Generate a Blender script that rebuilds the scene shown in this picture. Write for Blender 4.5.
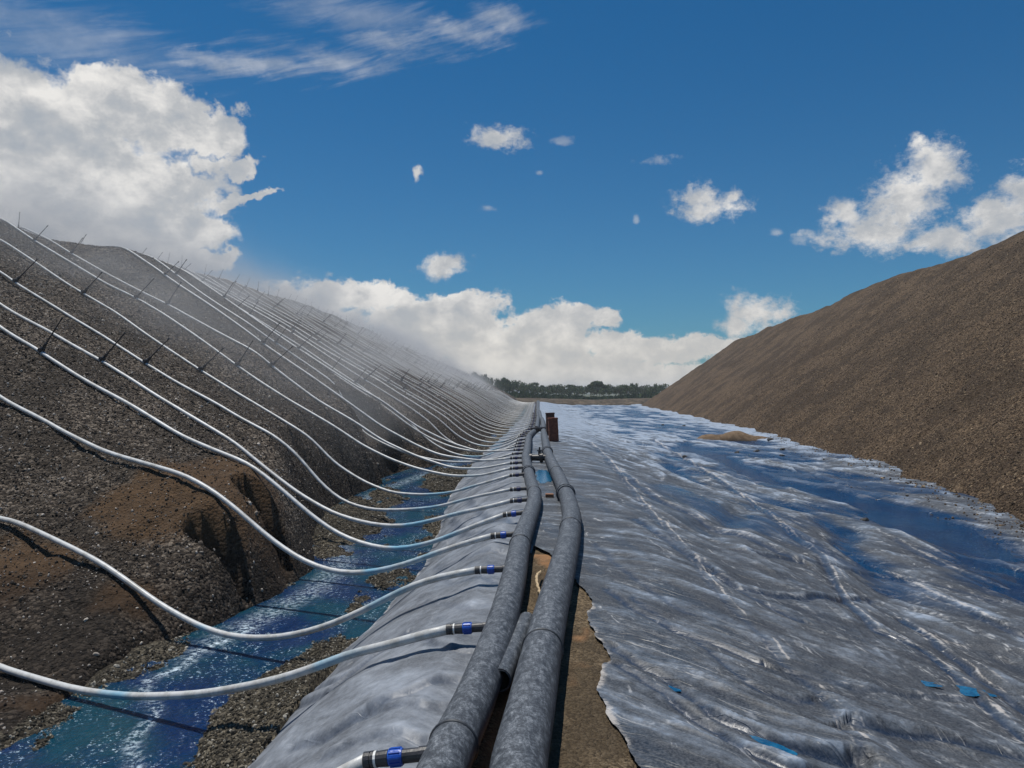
import bpy, math, random
import numpy as np
random.seed(7); rng = np.random.default_rng(7)
S = bpy.context.scene
for o in list(bpy.data.objects): bpy.data.objects.remove(o)
C = S.collection
R = math.radians
F, HZ, CH = 760.0, 392.0, 1.7          # focal length in px, horizon row, eye height above the berm

# ---------------------------------------------------------------- camera
cam = bpy.data.cameras.new('camera'); camo = bpy.data.objects.new('camera', cam); C.objects.link(camo)
camo.location = (0, 0, CH); camo.rotation_euler = (R(90), 0, 0)
cam.lens = F/1024*36; cam.sensor_width = 36; cam.shift_y = (HZ-384)/1024
cam.clip_start = .05; cam.clip_end = 9000
S.camera = camo
# ---------------------------------------------------------------- exposure
S.view_settings.view_transform = 'Standard'; S.view_settings.look = 'None'
S.view_settings.gamma = 1; S.view_settings.exposure = -0.15
S.cycles.volume_max_steps = 128
# ---------------------------------------------------------------- sun
SV = np.array([-.20, .17, .96]); SV /= np.linalg.norm(SV)
sun = bpy.data.lights.new('sun', 'SUN'); sun.energy = 4.6; sun.angle = R(.5); sun.color = (1, .955, .88)
suno = bpy.data.objects.new('sun', sun); C.objects.link(suno)
from mathutils import Vector, Matrix
suno.rotation_euler = Vector(SV).to_track_quat('Z', 'Y').to_euler()
SEL = math.asin(SV[2]); SAZ = math.atan2(SV[0], SV[1])

# ---------------------------------------------------------------- node helper
class NT:
    def __init__(s, tree): s.t = tree; s.n = tree.nodes; s.l = tree.links
    def put(s, v, sock):
        if hasattr(v, 'is_linked') or isinstance(v, bpy.types.NodeSocket): s.l.new(v, sock)
        elif v is not None:
            if sock.type == 'RGBA' and not hasattr(v, '__len__'): v = (v, v, v, 1)
            elif sock.type == 'RGBA' and len(v) == 3: v = (*v, 1)
            elif sock.type == 'VECTOR' and not hasattr(v, '__len__'): v = (v, v, v)
            sock.default_value = v
    def m(s, op, a, b=None, c=None, clamp=False):
        n = s.n.new('ShaderNodeMath'); n.operation = op; n.use_clamp = clamp
        for i, v in enumerate((a, b, c)):
            if v is not None: s.put(v, n.inputs[i])
        return n.outputs[0]
    def v(s, op, a, b=None, out=0):
        n = s.n.new('ShaderNodeVectorMath'); n.operation = op
        s.put(a, n.inputs[0])
        if b is not None: s.put(b, n.inputs[1])
        return n.outputs[out]
    def noise(s, vec, scale, detail=4, rough=.55, dist=0, out='Fac'):
        n = s.n.new('ShaderNodeTexNoise'); s.put(vec, n.inputs['Vector'])
        n.inputs['Scale'].default_value = scale; n.inputs['Detail'].default_value = detail
        n.inputs['Roughness'].default_value = rough; n.inputs['Distortion'].default_value = dist
        return n.outputs[out]
    def vor(s, vec, scale, out='Distance', feat='F1'):
        n = s.n.new('ShaderNodeTexVoronoi'); s.put(vec, n.inputs['Vector']); n.feature = feat
        n.inputs['Scale'].default_value = scale
        return n.outputs[out]
    def ss(s, x, a, b, lo=0, hi=1):
        n = s.n.new('ShaderNodeMapRange'); n.interpolation_type = 'SMOOTHSTEP'
        s.put(x, n.inputs[0])
        for i, v in enumerate((a, b, lo, hi)): s.put(v, n.inputs[1+i])
        return n.outputs[0]
    def ramp(s, x, stops):
        n = s.n.new('ShaderNodeValToRGB'); s.put(x, n.inputs[0]); e = n.color_ramp.elements
        while len(e) < len(stops): e.new(.5)
        for q, (p, c) in zip(e, stops): q.position = p; q.color = (*c, 1)
        return n.outputs[0]
    def mix(s, f, a, b, bt='MIX'):
        n = s.n.new('ShaderNodeMix'); n.data_type = 'RGBA'; n.blend_type = bt
        s.put(f, n.inputs[0]); s.put(a, n.inputs[6]); s.put(b, n.inputs[7])
        return n.outputs[2]
    def attr(s, name, ty='GEOMETRY', out='Fac'):
        n = s.n.new('ShaderNodeAttribute'); n.attribute_name = name; n.attribute_type = ty
        return n.outputs[out]
    def sep(s, v):
        n = s.n.new('ShaderNodeSeparateXYZ'); s.put(v, n.inputs[0]); return n.outputs
    def comb(s, x, y, z):
        n = s.n.new('ShaderNodeCombineXYZ'); s.put(x, n.inputs[0]); s.put(y, n.inputs[1]); s.put(z, n.inputs[2]); return n.outputs[0]
    def coord(s, k='Object'): return s.n.new('ShaderNodeTexCoord').outputs[k]
    def bump(s, h, dist, strength=1, nrm=None):
        n = s.n.new('ShaderNodeBump'); s.put(h, n.inputs['Height'])
        n.inputs['Distance'].default_value = dist; n.inputs['Strength'].default_value = strength
        if nrm is not None: s.put(nrm, n.inputs['Normal'])
        return n.outputs[0]

# ---------------------------------------------------------------- world: sky and clouds
W = bpy.data.worlds.new('World'); S.world = W; W.use_nodes = True
w = NT(W.node_tree); W.node_tree.nodes.clear()
sky = w.n.new('ShaderNodeTexSky'); sky.sky_type = 'NISHITA'; sky.sun_disc = False
sky.sun_elevation = SEL; sky.sun_rotation = SAZ; sky.altitude = 0; sky.air_density = 1.0; sky.dust_density = .5; sky.ozone_density = 3.0
d = w.coord('Generated'); dx, dy, dz = w.sep(w.v('NORMALIZE', d))
az = w.m('ARCTAN2', dx, dy); el = w.m('ARCSINE', dz)
ang = w.comb(w.m('MULTIPLY', az, 57.2958), w.m('MULTIPLY', el, 57.2958), 0)
wv = w.v('NORMALIZE', d)
warp = w.v('ADD', w.v('MULTIPLY', w.v('SUBTRACT', w.noise(wv, 11, 5, .6, 0, 'Color'), (.5,.5,.5)), (7, 5.5, 0)), w.v('MULTIPLY', w.v('SUBTRACT', w.noise(wv, 34, 5, .65, 0, 'Color'), (.5,.5,.5)), (2.6, 2.2, 0)))
angw = w.v('ADD', ang, warp)
warps = w.v('ADD', ang, w.v('MULTIPLY', warp, (.42, .42, 0)))
def blob(px, py, rx, ry):
    a = math.degrees(math.atan((px-512)/F)); ca = math.cos(math.radians(a))
    e = math.degrees(math.atan((HZ-py)/F*ca))
    return a, e, rx/13.3*ca*ca, ry/13.3*ca
def field(blobs, ang=ang):
    acc = None
    for b in blobs:
        a, e, ra, re = blob(*b[:4]); off = b[4] if len(b) > 4 else 0
        v = w.v('SUBTRACT', ang, (a, e, 0)); v = w.v('MULTIPLY', v, (1/ra, 1/re, 0))
        L = w.v('LENGTH', v, out=1)
        if off: L = w.m('ADD', L, off)
        acc = L if acc is None else w.m('SMOOTH_MIN', acc, L, .25)
    return acc
CUM = [(40,140,115,72),(95,92,42,30),(30,88,38,22),(150,118,62,40),(205,125,46,24),(230,160,36,10),(90,205,140,70),(150,180,90,34),(235,193,52,8),
       (190,225,45,30),(205,258,30,14),(-60,150,140,110),(160,255,60,30)]
HOR = [(372,300,50,17),(335,292,24,8),(455,306,52,16),(430,330,80,34),(525,345,70,34),(640,348,86,18),(570,318,40,14),(606,318,20,9),(690,345,60,14),
       (480,372,140,28),(620,378,190,22),(300,330,80,50),(860,385,200,16),(160,360,200,50)]
SML = [(445,265,26,13),(498,137,36,12),(417,172,6,8),(712,208,36,16),(702,196,20,16),(736,192,9,8),
       (753,312,34,20),(735,322,22,14),(775,314,22,12),
       (868,232,56,20),(905,205,40,36),(940,168,30,28),(925,142,12,10),(845,218,24,16),(955,240,60,16),(1000,222,46,30),(1022,195,24,20),(1060,210,60,50)]
THN = [(488,208,14,5,.25),(562,141,16,6,.2),(636,220,5,6,.2),(540,173,6,4,.3),(777,233,9,5,.15),(800,240,14,8,.3),(660,160,60,10,.6)]
nv = w.v('MULTIPLY', w.v('NORMALIZE', d), (1, 1, 1.35))
n_big = w.noise(nv, 8, 12, .64, .25); n_med = w.noise(nv, 24, 10, .68, .3); n_fin = w.noise(nv, 55, 8, .68)
def erode(fl, amp, n, a=.92, b=1.06):
    x = w.m('ADD', fl, w.m('MULTIPLY', w.m('SUBTRACT', n, .5), amp))
    return w.ss(x, b, a)
al_c = erode(field(CUM, angw), 1.9, w.m('ADD', w.m('MULTIPLY', n_big, .5), w.m('MULTIPLY', n_med, .5)), .74, 1.08)
al_h = erode(field(HOR, warps), 2.3, w.m('ADD', w.m('MULTIPLY', n_med, .7), w.m('MULTIPLY', n_fin, .3)), .78, 1.10)
al_s = erode(field(SML, warps), 3.6, w.m('ADD', w.m('MULTIPLY', n_med, .5), w.m('MULTIPLY', n_fin, .5)), .25, 1.18)
al_t = w.m('MULTIPLY', erode(field(THN), 2.2, n_fin, .3, 1.1), .35)
# cirrus streaks, drawn out along the wind
rot = w.v('ADD', ang, (0, 0, 0)); ax_, ay_, _ = w.sep(rot)
cu = w.m('SUBTRACT', w.m('MULTIPLY', ax_, .966), w.m('MULTIPLY', ay_, -.26)); cv = w.m('ADD', w.m('MULTIPLY', ax_, -.26), w.m('MULTIPLY', ay_, .966))
n_cir = w.noise(w.comb(w.m('MULTIPLY', cu, .07), w.m('MULTIPLY', cv, .45), 3.3), 2.6, 8, .62, .4)
CIR = [(205,60,50,9),(265,66,60,12),(330,58,62,12),(400,46,56,13),(460,34,50,12),(500,18,36,11)]
al_ci = w.m('MULTIPLY', erode(field(CIR, warps), 3.4, n_cir, -.3, 1.35), .45)
CI2 = [(60,40,150,30),(350,15,90,14),(20,75,80,12)]
al_c2 = w.m('MULTIPLY', erode(field(CI2), 2.6, n_cir, 0, 1.3), .25)
# the same kind of cumulus and cirrus elsewhere round the sky
away = w.ss(w.m('ABSOLUTE', ax_), 40, 58)
bandh = w.m('MULTIPLY', w.ss(ay_, 34, 14), away)
n_gen = w.noise(nv, 4.3, 9, .58)
al_g = w.m('MULTIPLY', w.ss(n_gen, .53, .60), bandh)
tot = al_c
for q in (al_h, al_s, al_t, al_ci, al_c2, al_g):
    tot = w.m('MAXIMUM', tot, q)
up = w.v('ADD', nv, (-.016, 0, .028))
shade = w.m('SUBTRACT', w.m('ADD', w.m('MULTIPLY', w.noise(nv, 9, 10, .60), 1), w.m('MULTIPLY', n_med, .5)), w.m('ADD', w.noise(up, 9, 10, .60), w.m('MULTIPLY', w.noise(up, 26, 8, .6), .5)))
big = w.noise(nv, 5, 5, .5)
br = w.m('ADD', w.m('MULTIPLY', shade, 2.6), w.m('ADD', w.m('MULTIPLY', big, .8), .12), clamp=True)
ccol = w.ramp(br, [(.0, (7.6, 8.3, 9.2)), (.35, (9.6, 9.9, 10.3)), (.62, (12.4, 12.4, 12.4)), (1, (16.0, 15.7, 15.2))])
hcol = w.mix(w.ss(ay_, 10, 1), ccol, (13.4, 12.5, 10.8), 'MIX')
ccol = w.mix(w.m('MULTIPLY', w.ss(ay_, 12, 2), .45), ccol, hcol)
skc = w.mix(1, sky.outputs[0], w.mix(w.ss(ay_, 3, 30), (.46, 1.02, 1.34), (.20, .88, 1.30)), 'MULTIPLY')
fin = w.mix(tot, skc, ccol)
bg = w.n.new('ShaderNodeBackground'); w.put(fin, bg.inputs[0]); bg.inputs[1].default_value = .058
wo = w.n.new('ShaderNodeOutputWorld'); w.l.new(bg.outputs[0], wo.inputs[0])

# ---------------------------------------------------------------- materials
def mat(name):
    m = bpy.data.materials.new(name); m.use_nodes = True; t = NT(m.node_tree)
    b = m.node_tree.nodes['Principled BSDF']; return m, t, b
def setb(t, b, **k):
    nm = dict(col='Base Color', rough='Roughness', metal='Metallic', spec='Specular IOR Level', nrm='Normal', coat='Coat Weight', ior='IOR', emit='Emission Color', trans='Transmission Weight')
    for a, v in k.items(): t.put(v, b.inputs[nm[a]])
M = {}
def gravel_mat(name, dark, mid, light, scale, bumpd=.03, clay=None, fall=False):
    m, t, b = mat(name); p = t.coord('Object')
    big = t.noise(p, .35, 5, .6); med = t.noise(p, 2.2, 5, .65)
    cell = t.vor(p, scale, 'Color'); cr, _, _ = t.sep(cell)
    dist = t.vor(p, scale); fine = t.noise(p, scale*1.7, 3, .7)
    base = t.ramp(t.m('ADD', t.m('MULTIPLY', cr, .55), t.m('MULTIPLY', fine, .45)), [(.2, dark), (.5, mid), (.86, light)])
    pat = t.m('ADD', t.m('MULTIPLY', big, .6), t.m('MULTIPLY', med, .4))
    base = t.mix(t.ss(pat, .44, .56, 0, .7), base, tuple(x*.38 for x in mid), 'MIX')
    if clay:
        base = t.mix(t.m('MULTIPLY', t.attr('clay'), .85), base, t.ramp(t.noise(p, 5, 7, .7), [(.3, tuple(x*.55 for x in clay)), (.65, clay)]))
    if name == 'gravel_left': base = t.mix(t.m('MULTIPLY', t.attr('toe_shade'), .72), base, t.mix(1, base, (.30,.27,.25), 'MULTIPLY'))  # bank shade multiplied into the base colour
    h = t.m('ADD', t.m('MULTIPLY', dist, -1.0), t.m('MULTIPLY', fine, .8))
    if clay: h = t.m('MULTIPLY', h, t.ss(t.attr('clay'), 0, 1, 1, .6))
    nb = t.bump(h, bumpd, 1.0)
    nb = t.bump(t.noise(p, scale*.22, 5, .6), bumpd*3, .8, nb)
    setb(t, b, col=base, rough=.92, spec=.25, nrm=nb); M[name] = m
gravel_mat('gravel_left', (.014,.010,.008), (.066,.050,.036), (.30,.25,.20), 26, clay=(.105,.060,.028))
gravel_mat('gravel_right', (.026,.016,.009), (.095,.061,.035), (.22,.155,.095), 20)
gravel_mat('gravel_bed', (.014,.012,.009), (.055,.046,.032), (.22,.19,.14), 34, bumpd=.02)
gravel_mat('soil', (.05,.036,.022), (.135,.097,.056), (.26,.20,.13), 70, bumpd=.01, clay=(.36,.19,.09))
gravel_mat('far_soil', (.035,.034,.018), (.095,.070,.047), (.16,.12,.085), 2, bumpd=.05)

def stone_mat(name, stops, rough=.8):
    m, t, b = mat(name); v = t.attr('tint', 'INSTANCER')
    col = t.ramp(v, stops); p = t.coord('Object')
    col = t.mix(.5, col, t.mix(t.noise(p, 3, 3), (.3,.3,.3), (1.5,1.5,1.5)), 'MULTIPLY')
    setb(t, b, col=col, rough=rough, spec=.35); M[name] = m
stone_mat('stone_left', [(.0,(.012,.009,.007)),(.45,(.045,.034,.025)),(.80,(.13,.10,.078)),(1,(.58,.52,.45))])
stone_mat('stone_right', [(.0,(.026,.016,.009)),(.5,(.092,.059,.033)),(.85,(.18,.122,.072)),(1,(.42,.31,.19))])
stone_mat('stone_bed', [(.0,(.016,.014,.010)),(.5,(.062,.052,.036)),(.85,(.16,.135,.095)),(1,(.45,.42,.36))])

def liner_mat(name, tint, salty):
    m, t, b = mat(name); p = t.coord('Object'); 
    px, py_, pz = t.sep(p)
    # dust and dried salt drawn out along the flow
    q = t.comb(t.m('ADD', t.m('MULTIPLY', px, 2.4), t.m('MULTIPLY', py_, .35)), t.m('MULTIPLY', py_, .55), t.m('MULTIPLY', pz, 2))
    q2 = t.comb(t.m('ADD', t.m('MULTIPLY', px, 1.55), t.m('MULTIPLY', py_, 2.05)), t.m('ADD', t.m('MULTIPLY', px, .42), t.m('MULTIPLY', py_, -.32)), t.m('MULTIPLY', pz, 2))
    shd = t.attr('shoulder')
    def two(sc, de, ro, di): return t.m('ADD', t.m('MULTIPLY', t.noise(q, sc, de, ro, di), t.m('SUBTRACT', 1, shd)), t.m('MULTIPLY', t.noise(q2, sc, de, ro, di), shd))
    n1 = two(1.3, 6, .60, .4); n2 = t.noise(p, 14, 7, .7); n3 = t.noise(p, 2.2, 6, .6); n4 = t.noise(p, 70, 4, .7)
    dust_shade = t.m('ADD', t.m('MULTIPLY', n1, .5), t.m('ADD', t.m('MULTIPLY', n2, .25), t.m('MULTIPLY', n3, .25)))
    dust_shade = t.m('ADD', dust_shade, t.m('ADD', t.m('MULTIPLY', t.attr('dry'), .09), t.m('MULTIPLY', t.attr('relief_shade'), .055)))  # relief term paints shade into hollows and light onto crests
    col = t.ramp(dust_shade, [(.43, (.009,.012,.018)), (.50, tuple(.034*x for x in tint)), (.57, tuple(.11*x for x in tint)), (.65, tuple(.33*x for x in tint))] if salty > .5 else [(.36, (.03,.035,.045)), (.46, tuple(.11*x for x in tint)), (.56, tuple(.22*x for x in tint)), (.66, tuple(.36*x for x in tint))])
    col = t.mix(t.ss(n4, .35, .7, 0, .5), col, t.mix(.5, col, (.30,.31,.33)))
    salt = t.attr('salt'); sm = t.m('ADD', salt, t.m('MULTIPLY', t.m('SUBTRACT', t.m('ADD', t.m('MULTIPLY', n2, .5), t.m('MULTIPLY', n3, .5)), .5), 4.2))
    sm = t.m('MULTIPLY', t.ss(sm, .35, 1.0), t.ss(salt, .02, .45))
    col = t.mix(t.m('MULTIPLY', sm, .62), col, t.mix(n3, (.66,.63,.60), (.50,.44,.38)))
    n5 = t.noise(t.v('MULTIPLY', q, (1.5, 1.6, 1)), 2.0, 8, .70, 1.2)
    col = t.mix(t.ss(n5, .60, .70, 0, salty*.8), col, (.60,.60,.60))
    def crease(vec, sc, wd, dist=.25):
        n = t.noise(vec, sc, 3, .5, dist); return t.ss(t.m('ABSOLUTE', t.m('SUBTRACT', n, .5)), wd, 0)
    xa = t.m('ADD', t.m('MULTIPLY', px, .80), t.m('MULTIPLY', py_, -.60)); xb = t.m('ADD', t.m('MULTIPLY', px, .60), t.m('MULTIPLY', py_, .80))
    qs = t.comb(t.m('MULTIPLY', xa, .35), t.m('MULTIPLY', xb, 1.8), 0); qf = t.comb(t.m('ADD', t.m('MULTIPLY', px, 1.7), t.m('MULTIPLY', py_, .15)), t.m('MULTIPLY', py_, .32), 5)
    qc = t.comb(t.m('MULTIPLY', px, .5), t.m('ADD', t.m('MULTIPLY', py_, 1.1), t.m('MULTIPLY', px, .3)), 9)
    sh = shd
    cs = t.m('MAXIMUM', crease(qs, 1.3, .014), t.m('MULTIPLY', crease(qs, 3.4, .018), .6))
    cf = t.m('MAXIMUM', t.m('MAXIMUM', crease(qf, 1.1, .014), t.m('MULTIPLY', crease(qf, 2.8, .018), .7)), t.m('MULTIPLY', crease(qc, 1.1, .009), .8))
    cr = t.m('ADD', t.m('MULTIPLY', cs, sh), t.m('MULTIPLY', cf, t.m('SUBTRACT', 1, sh)))
    brk = t.m('MULTIPLY', t.ss(n2, .44, .60), t.ss(n3, .42, .56))
    col = t.mix(t.m('MULTIPLY', t.m('MULTIPLY', cr, brk), t.m('SUBTRACT', .75 if salty > .5 else .2, t.m('MULTIPLY', sh, .45 if salty > .5 else .1))), col, (.52,.52,.52))
    wet_shade = t.ss(t.noise(q, .8, 5, .6, .3), .50, .62)  # these patches only change the gloss
    stain_shade = t.attr('wet_shade')
    col = t.mix(t.m('MULTIPLY', stain_shade, .82), col, (.003,.024,.070))  # dark film where wet, and painted shade along the fold grooves
    rough = t.m('SUBTRACT', t.m('ADD', .44, t.m('MULTIPLY', dust_shade, .35)), t.m('ADD', t.m('MULTIPLY', wet_shade, .16), t.m('MULTIPLY', stain_shade, .35)), clamp=True)
    rough = t.m('ADD', rough, t.m('MULTIPLY', sm, .3), clamp=True)
    nb = t.bump(cr, .010 if salty > .5 else .003, .6); nb = t.bump(two(2.6, 3, .45, .4), .05, .6, nb)
    nb = t.bump(n2, .0025, .5, nb); nb = t.bump(n4, .002, .6, nb)
    setb(t, b, col=col, rough=rough, spec=.5, nrm=nb); M[name] = m
liner_mat('liner_grey', (.80,.98,1.24), .7)
liner_mat('liner_pale', (.92,1.02,1.18), .25)

def water_mat(name, deep, shallow, foam_glint):
    m, t, b = mat(name); p = t.coord('Object')
    n = t.noise(p, .9, 5, .6); col = t.mix(t.ss(n, .38, .62), deep, shallow)
    px, py_, pz = t.sep(p); q = t.comb(t.m('MULTIPLY', px, 1.0), t.m('MULTIPLY', py_, .4), 0)
    sp = t.noise(p, 28, 5, .75); reg = t.noise(q, 2.2, 4, .6)
    f = t.m('MULTIPLY', t.ss(sp, .57, .66), t.ss(reg, .38, .60))  # ripple sparkle painted into the colour as white specks
    streak = t.attr('foam'); f = t.m('MAXIMUM', f, t.m('MULTIPLY', t.ss(t.noise(p, 16, 6, .75), .44, .60), streak))
    col = t.mix(t.m('MULTIPLY', f, foam_glint), col, (.62,.74,.82))
    nb = t.bump(t.noise(q, 5.5, 5, .65, .6), .12, .8); nb = t.bump(t.noise(p, 24, 3, .6, .3), .03, .8, nb)
    setb(t, b, col=col, rough=t.m('ADD', .10, t.m('MULTIPLY', f, .5)), spec=.5, nrm=nb, ior=1.33); M[name] = m
water_mat('water_channel', (.002,.022,.085), (.002,.048,.080), .85)
water_mat('water_sheet', (.0015,.024,.080), (.002,.040,.11), .2)

def pipe_mat():
    m, t, b = mat('pipe_dusty'); p = t.coord('Object')
    a = t.noise(p, 22, 10, .85, .3); c = t.noise(p, 85, 5, .8); e = t.noise(t.v('MULTIPLY', p, (1, .3, 1)), 34, 8, .8)
    f = t.m('ADD', t.m('MULTIPLY', a, .45), t.m('ADD', t.m('MULTIPLY', c, .25), t.m('MULTIPLY', e, .30)))
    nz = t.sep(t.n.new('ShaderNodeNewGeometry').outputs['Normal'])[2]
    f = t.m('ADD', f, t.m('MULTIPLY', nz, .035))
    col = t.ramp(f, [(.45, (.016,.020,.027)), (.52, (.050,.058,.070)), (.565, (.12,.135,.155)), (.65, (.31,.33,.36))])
    setb(t, b, col=col, rough=t.m('ADD', .38, t.m('MULTIPLY', f, .5)), spec=.5, nrm=t.bump(c, .003, .5)); M['pipe_dusty'] = m
pipe_mat()
def simple(name, c1, c2, rough=.6, scale=12, spec=.5, metal=0, bump=.003, lo=.35, hi=.65):
    m, t, b = mat(name); p = t.coord('Object'); n = t.noise(p, scale, 6, .68)
    setb(t, b, col=t.mix(t.ss(n, lo, hi), c1, c2), rough=rough, spec=spec, metal=metal, nrm=t.bump(t.noise(p, scale*3, 4, .6), bump, .6)); M[name] = m
simple('black_plastic', (.012,.012,.014), (.035,.035,.04), .45)
simple('black_pipe', (.018,.020,.024), (.06,.066,.075), .5)
simple('blue_plastic', (.006,.055,.34), (.012,.09,.45), .4)
simple('navy_plastic', (.008,.015,.07), (.012,.025,.12), .45)
simple('white_band', (.62,.62,.60), (.75,.75,.73), .5)
simple('rust', (.115,.032,.018), (.22,.070,.036), .85, 9)
simple('dark_rust', (.05,.018,.012), (.085,.03,.02), .85, 9)
simple('timber', (.20,.09,.045), (.30,.15,.08), .8)
simple('rope', (.45,.33,.19), (.58,.46,.30), .9, 60)
simple('twig', (.40,.32,.20), (.56,.47,.32), .9, 30)
simple('sand', (.12,.08,.048), (.20,.14,.09), .95, 5, .2, 0, .02)
simple('dark_stone', (.022,.02,.019), (.07,.065,.06), .85, 15)
simple('bark', (.07,.05,.035), (.13,.10,.07), .9, 3)
simple('grass', (.045,.06,.022), (.085,.085,.04), .95, .2)
def hose_mat():
    m, t, b = mat('hose_white'); p = t.coord('Object')
    dirt = t.ss(t.noise(p, 6, 6, .75), .40, .66, 0, .75); st = t.ss(t.noise(p, .8, 3, .5), .58, .66)
    col = t.mix(dirt, (.60,.61,.61), (.33,.32,.29)); z = t.sep(p)[2]
    low = t.m('MULTIPLY', st, t.ss(z, .0, -.5))
    col = t.mix(t.m('MULTIPLY', low, .75), col, (.07,.36,.55))
    setb(t, b, col=col, rough=.42, spec=.5, nrm=t.bump(t.noise(p, 40, 3, .6), .002, .5)); M['hose_white'] = m
hose_mat()
def leaf_mat(name, a, b_, tip):
    m, t, b = mat(name); v = t.attr('tint')
    setb(t, b, col=t.ramp(v, [(0, a), (.6, b_), (1, tip)]), rough=.7, spec=.2); M[name] = m
leaf_mat('leaf_dark', (.03,.05,.025), (.065,.095,.04), (.11,.145,.06))
leaf_mat('leaf_green', (.04,.07,.028), (.08,.12,.045), (.13,.17,.07))

# ---------------------------------------------------------------- mesh helpers
def link(name, me, m=None, parent=None, smooth=False):
    o = bpy.data.objects.new(name, me); C.objects.link(o)
    if m and not me.materials: me.materials.append(M[m])
    if parent is not None: o.parent = parent
    if smooth: me.polygons.foreach_set('use_smooth', np.ones(len(me.polygons), bool))
    return o
def mesh(name, V, Fc):
    me = bpy.data.meshes.new(name); V = np.asarray(V, float)
    if isinstance(Fc, np.ndarray):
        n, k = Fc.shape
        me.vertices.add(len(V)); me.vertices.foreach_set('co', V.ravel())
        me.loops.add(n*k); me.loops.foreach_set('vertex_index', Fc.ravel().astype(np.int32))
        me.polygons.add(n); me.polygons.foreach_set('loop_start', np.arange(0, n*k, k, dtype=np.int32))
        me.update(calc_edges=True); me.validate()
    else:
        me.from_pydata([tuple(v) for v in V], [], Fc)
    return me
def addattr(me, name, vals, dom='POINT'):
    a = me.attributes.new(name, 'FLOAT', dom); a.data.foreach_set('value', np.asarray(vals, np.float32).ravel())
def grid(name, X, Y, Z, m, attrs={}, mask=None, smooth=True):
    r, c = X.shape; i = np.arange(r*c).reshape(r, c)
    q = np.stack([i[:-1,:-1], i[:-1,1:], i[1:,1:], i[1:,:-1]], -1)
    if mask is not None: q = q[mask[:-1,:-1]]
    q = q.reshape(-1, 4)
    me = mesh(name, np.stack([X, Y, Z], -1).reshape(-1, 3), q)
    for k, v in attrs.items(): addattr(me, k, v)
    return link(name, me, m, smooth=smooth)
def frames(P):
    P = np.asarray(P, float); T = np.gradient(P, axis=0); T /= np.linalg.norm(T, axis=1)[:, None] + 1e-9
    up = np.array([0, 0, 1.]); N = np.cross(T, up); bad = np.linalg.norm(N, axis=1) < 1e-3; N[bad] = (1, 0, 0)
    N /= np.linalg.norm(N, axis=1)[:, None]; B = np.cross(N, T); return P, T, N, B
def tube(P, r, n=8, cap=True):
    P, T, N, B = frames(P); k = len(P); r = np.broadcast_to(np.asarray(r, float), (k,))
    a = np.linspace(0, 2*math.pi, n, endpoint=False)
    V = P[:, None] + r[:, None, None]*(np.cos(a)[None, :, None]*N[:, None] + np.sin(a)[None, :, None]*B[:, None])
    V = V.reshape(-1, 3); Fc = []
    for i in range(k-1):
        for j in range(n): Fc.append((i*n+j, i*n+(j+1) % n, (i+1)*n+(j+1) % n, (i+1)*n+j))
    if cap: Fc += [tuple(range(n-1, -1, -1)), tuple(range((k-1)*n, k*n))]
    return V, Fc
def join(parts):
    V, Fc = [], []; o = 0
    for v, f in parts:
        V += [tuple(x) for x in v]; Fc += [tuple(i+o for i in q) for q in f]; o += len(v)
    return V, Fc
def lathe(prof, axis=(1, 0, 0), n=14, o=(0, 0, 0)):
    """solid of revolution: prof = [(distance along the axis, radius)], sharp steps kept"""
    ax = np.array(axis, float); ax /= np.linalg.norm(ax)
    u = np.cross(ax, (0, 0, 1) if abs(ax[2]) < .9 else (1, 0, 0)); u /= np.linalg.norm(u); v = np.cross(ax, u)
    a = np.linspace(0, 2*math.pi, n, endpoint=False); V = []
    for t, r in prof:
        for q in a: V.append(np.array(o) + ax*t + r*(math.cos(q)*u + math.sin(q)*v))
    Fc = []
    k = len(prof)
    for i in range(k-1):
        for j in range(n): Fc.append((i*n+j, (i+1)*n+j, (i+1)*n+(j+1) % n, i*n+(j+1) % n))
    Fc += [tuple(range(n)), tuple(range(k*n-1, (k-1)*n-1, -1))]
    return V, Fc
def box(a, b, bev=0):
    import bmesh
    bm = bmesh.new(); bmesh.ops.create_cube(bm, size=1)
    for v in bm.verts:
        for i in range(3): v.co[i] = (a[i]+b[i])/2 + v.co[i]*(b[i]-a[i])
    if bev: bmesh.ops.bevel(bm, geom=bm.edges[:], offset=bev, segments=2, affect='EDGES')
    bm.verts.index_update(); r = ([tuple(v.co) for v in bm.verts], [tuple(v.index for v in f.verts) for f in bm.faces]); bm.free(); return r
def tag(o, label=None, cat=None, group=None, kind=None):
    if label: o['label'] = label
    if cat: o['category'] = cat
    if group: o['group'] = group
    if kind: o['kind'] = kind
    return o
def empty(name, loc=(0, 0, 0)):
    o = bpy.data.objects.new(name, None); C.objects.link(o); o.location = loc; o.empty_display_size = .1; return o

# ---------------------------------------------------------------- noise on arrays
def vnoise(x, y, seed=0):
    xi = np.floor(x).astype(np.int64); yi = np.floor(y).astype(np.int64); fx = x-xi; fy = y-yi
    fx = fx*fx*fx*(fx*(fx*6-15)+10); fy = fy*fy*fy*(fy*(fy*6-15)+10)
    def h(a, b):
        k = (a*374761393 + b*668265263 + seed*1442695041) & 0xffffffff
        k = ((k ^ (k >> 13))*1274126177) & 0xffffffff; k = (k ^ (k >> 16)) & 0xffff
        return k/65535.
    return (h(xi, yi)*(1-fx)+h(xi+1, yi)*fx)*(1-fy) + (h(xi, yi+1)*(1-fx)+h(xi+1, yi+1)*fx)*fy
def fbm(x, y, oct=4, seed=0, g=.5):
    s = 0; a = 1; t = 0
    for i in range(oct): s = s+a*(vnoise(x, y, seed+i*17)-.5); t += a; a *= g; x = x*2.03+11.3; y = y*2.03+5.7
    return s/t*2
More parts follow.
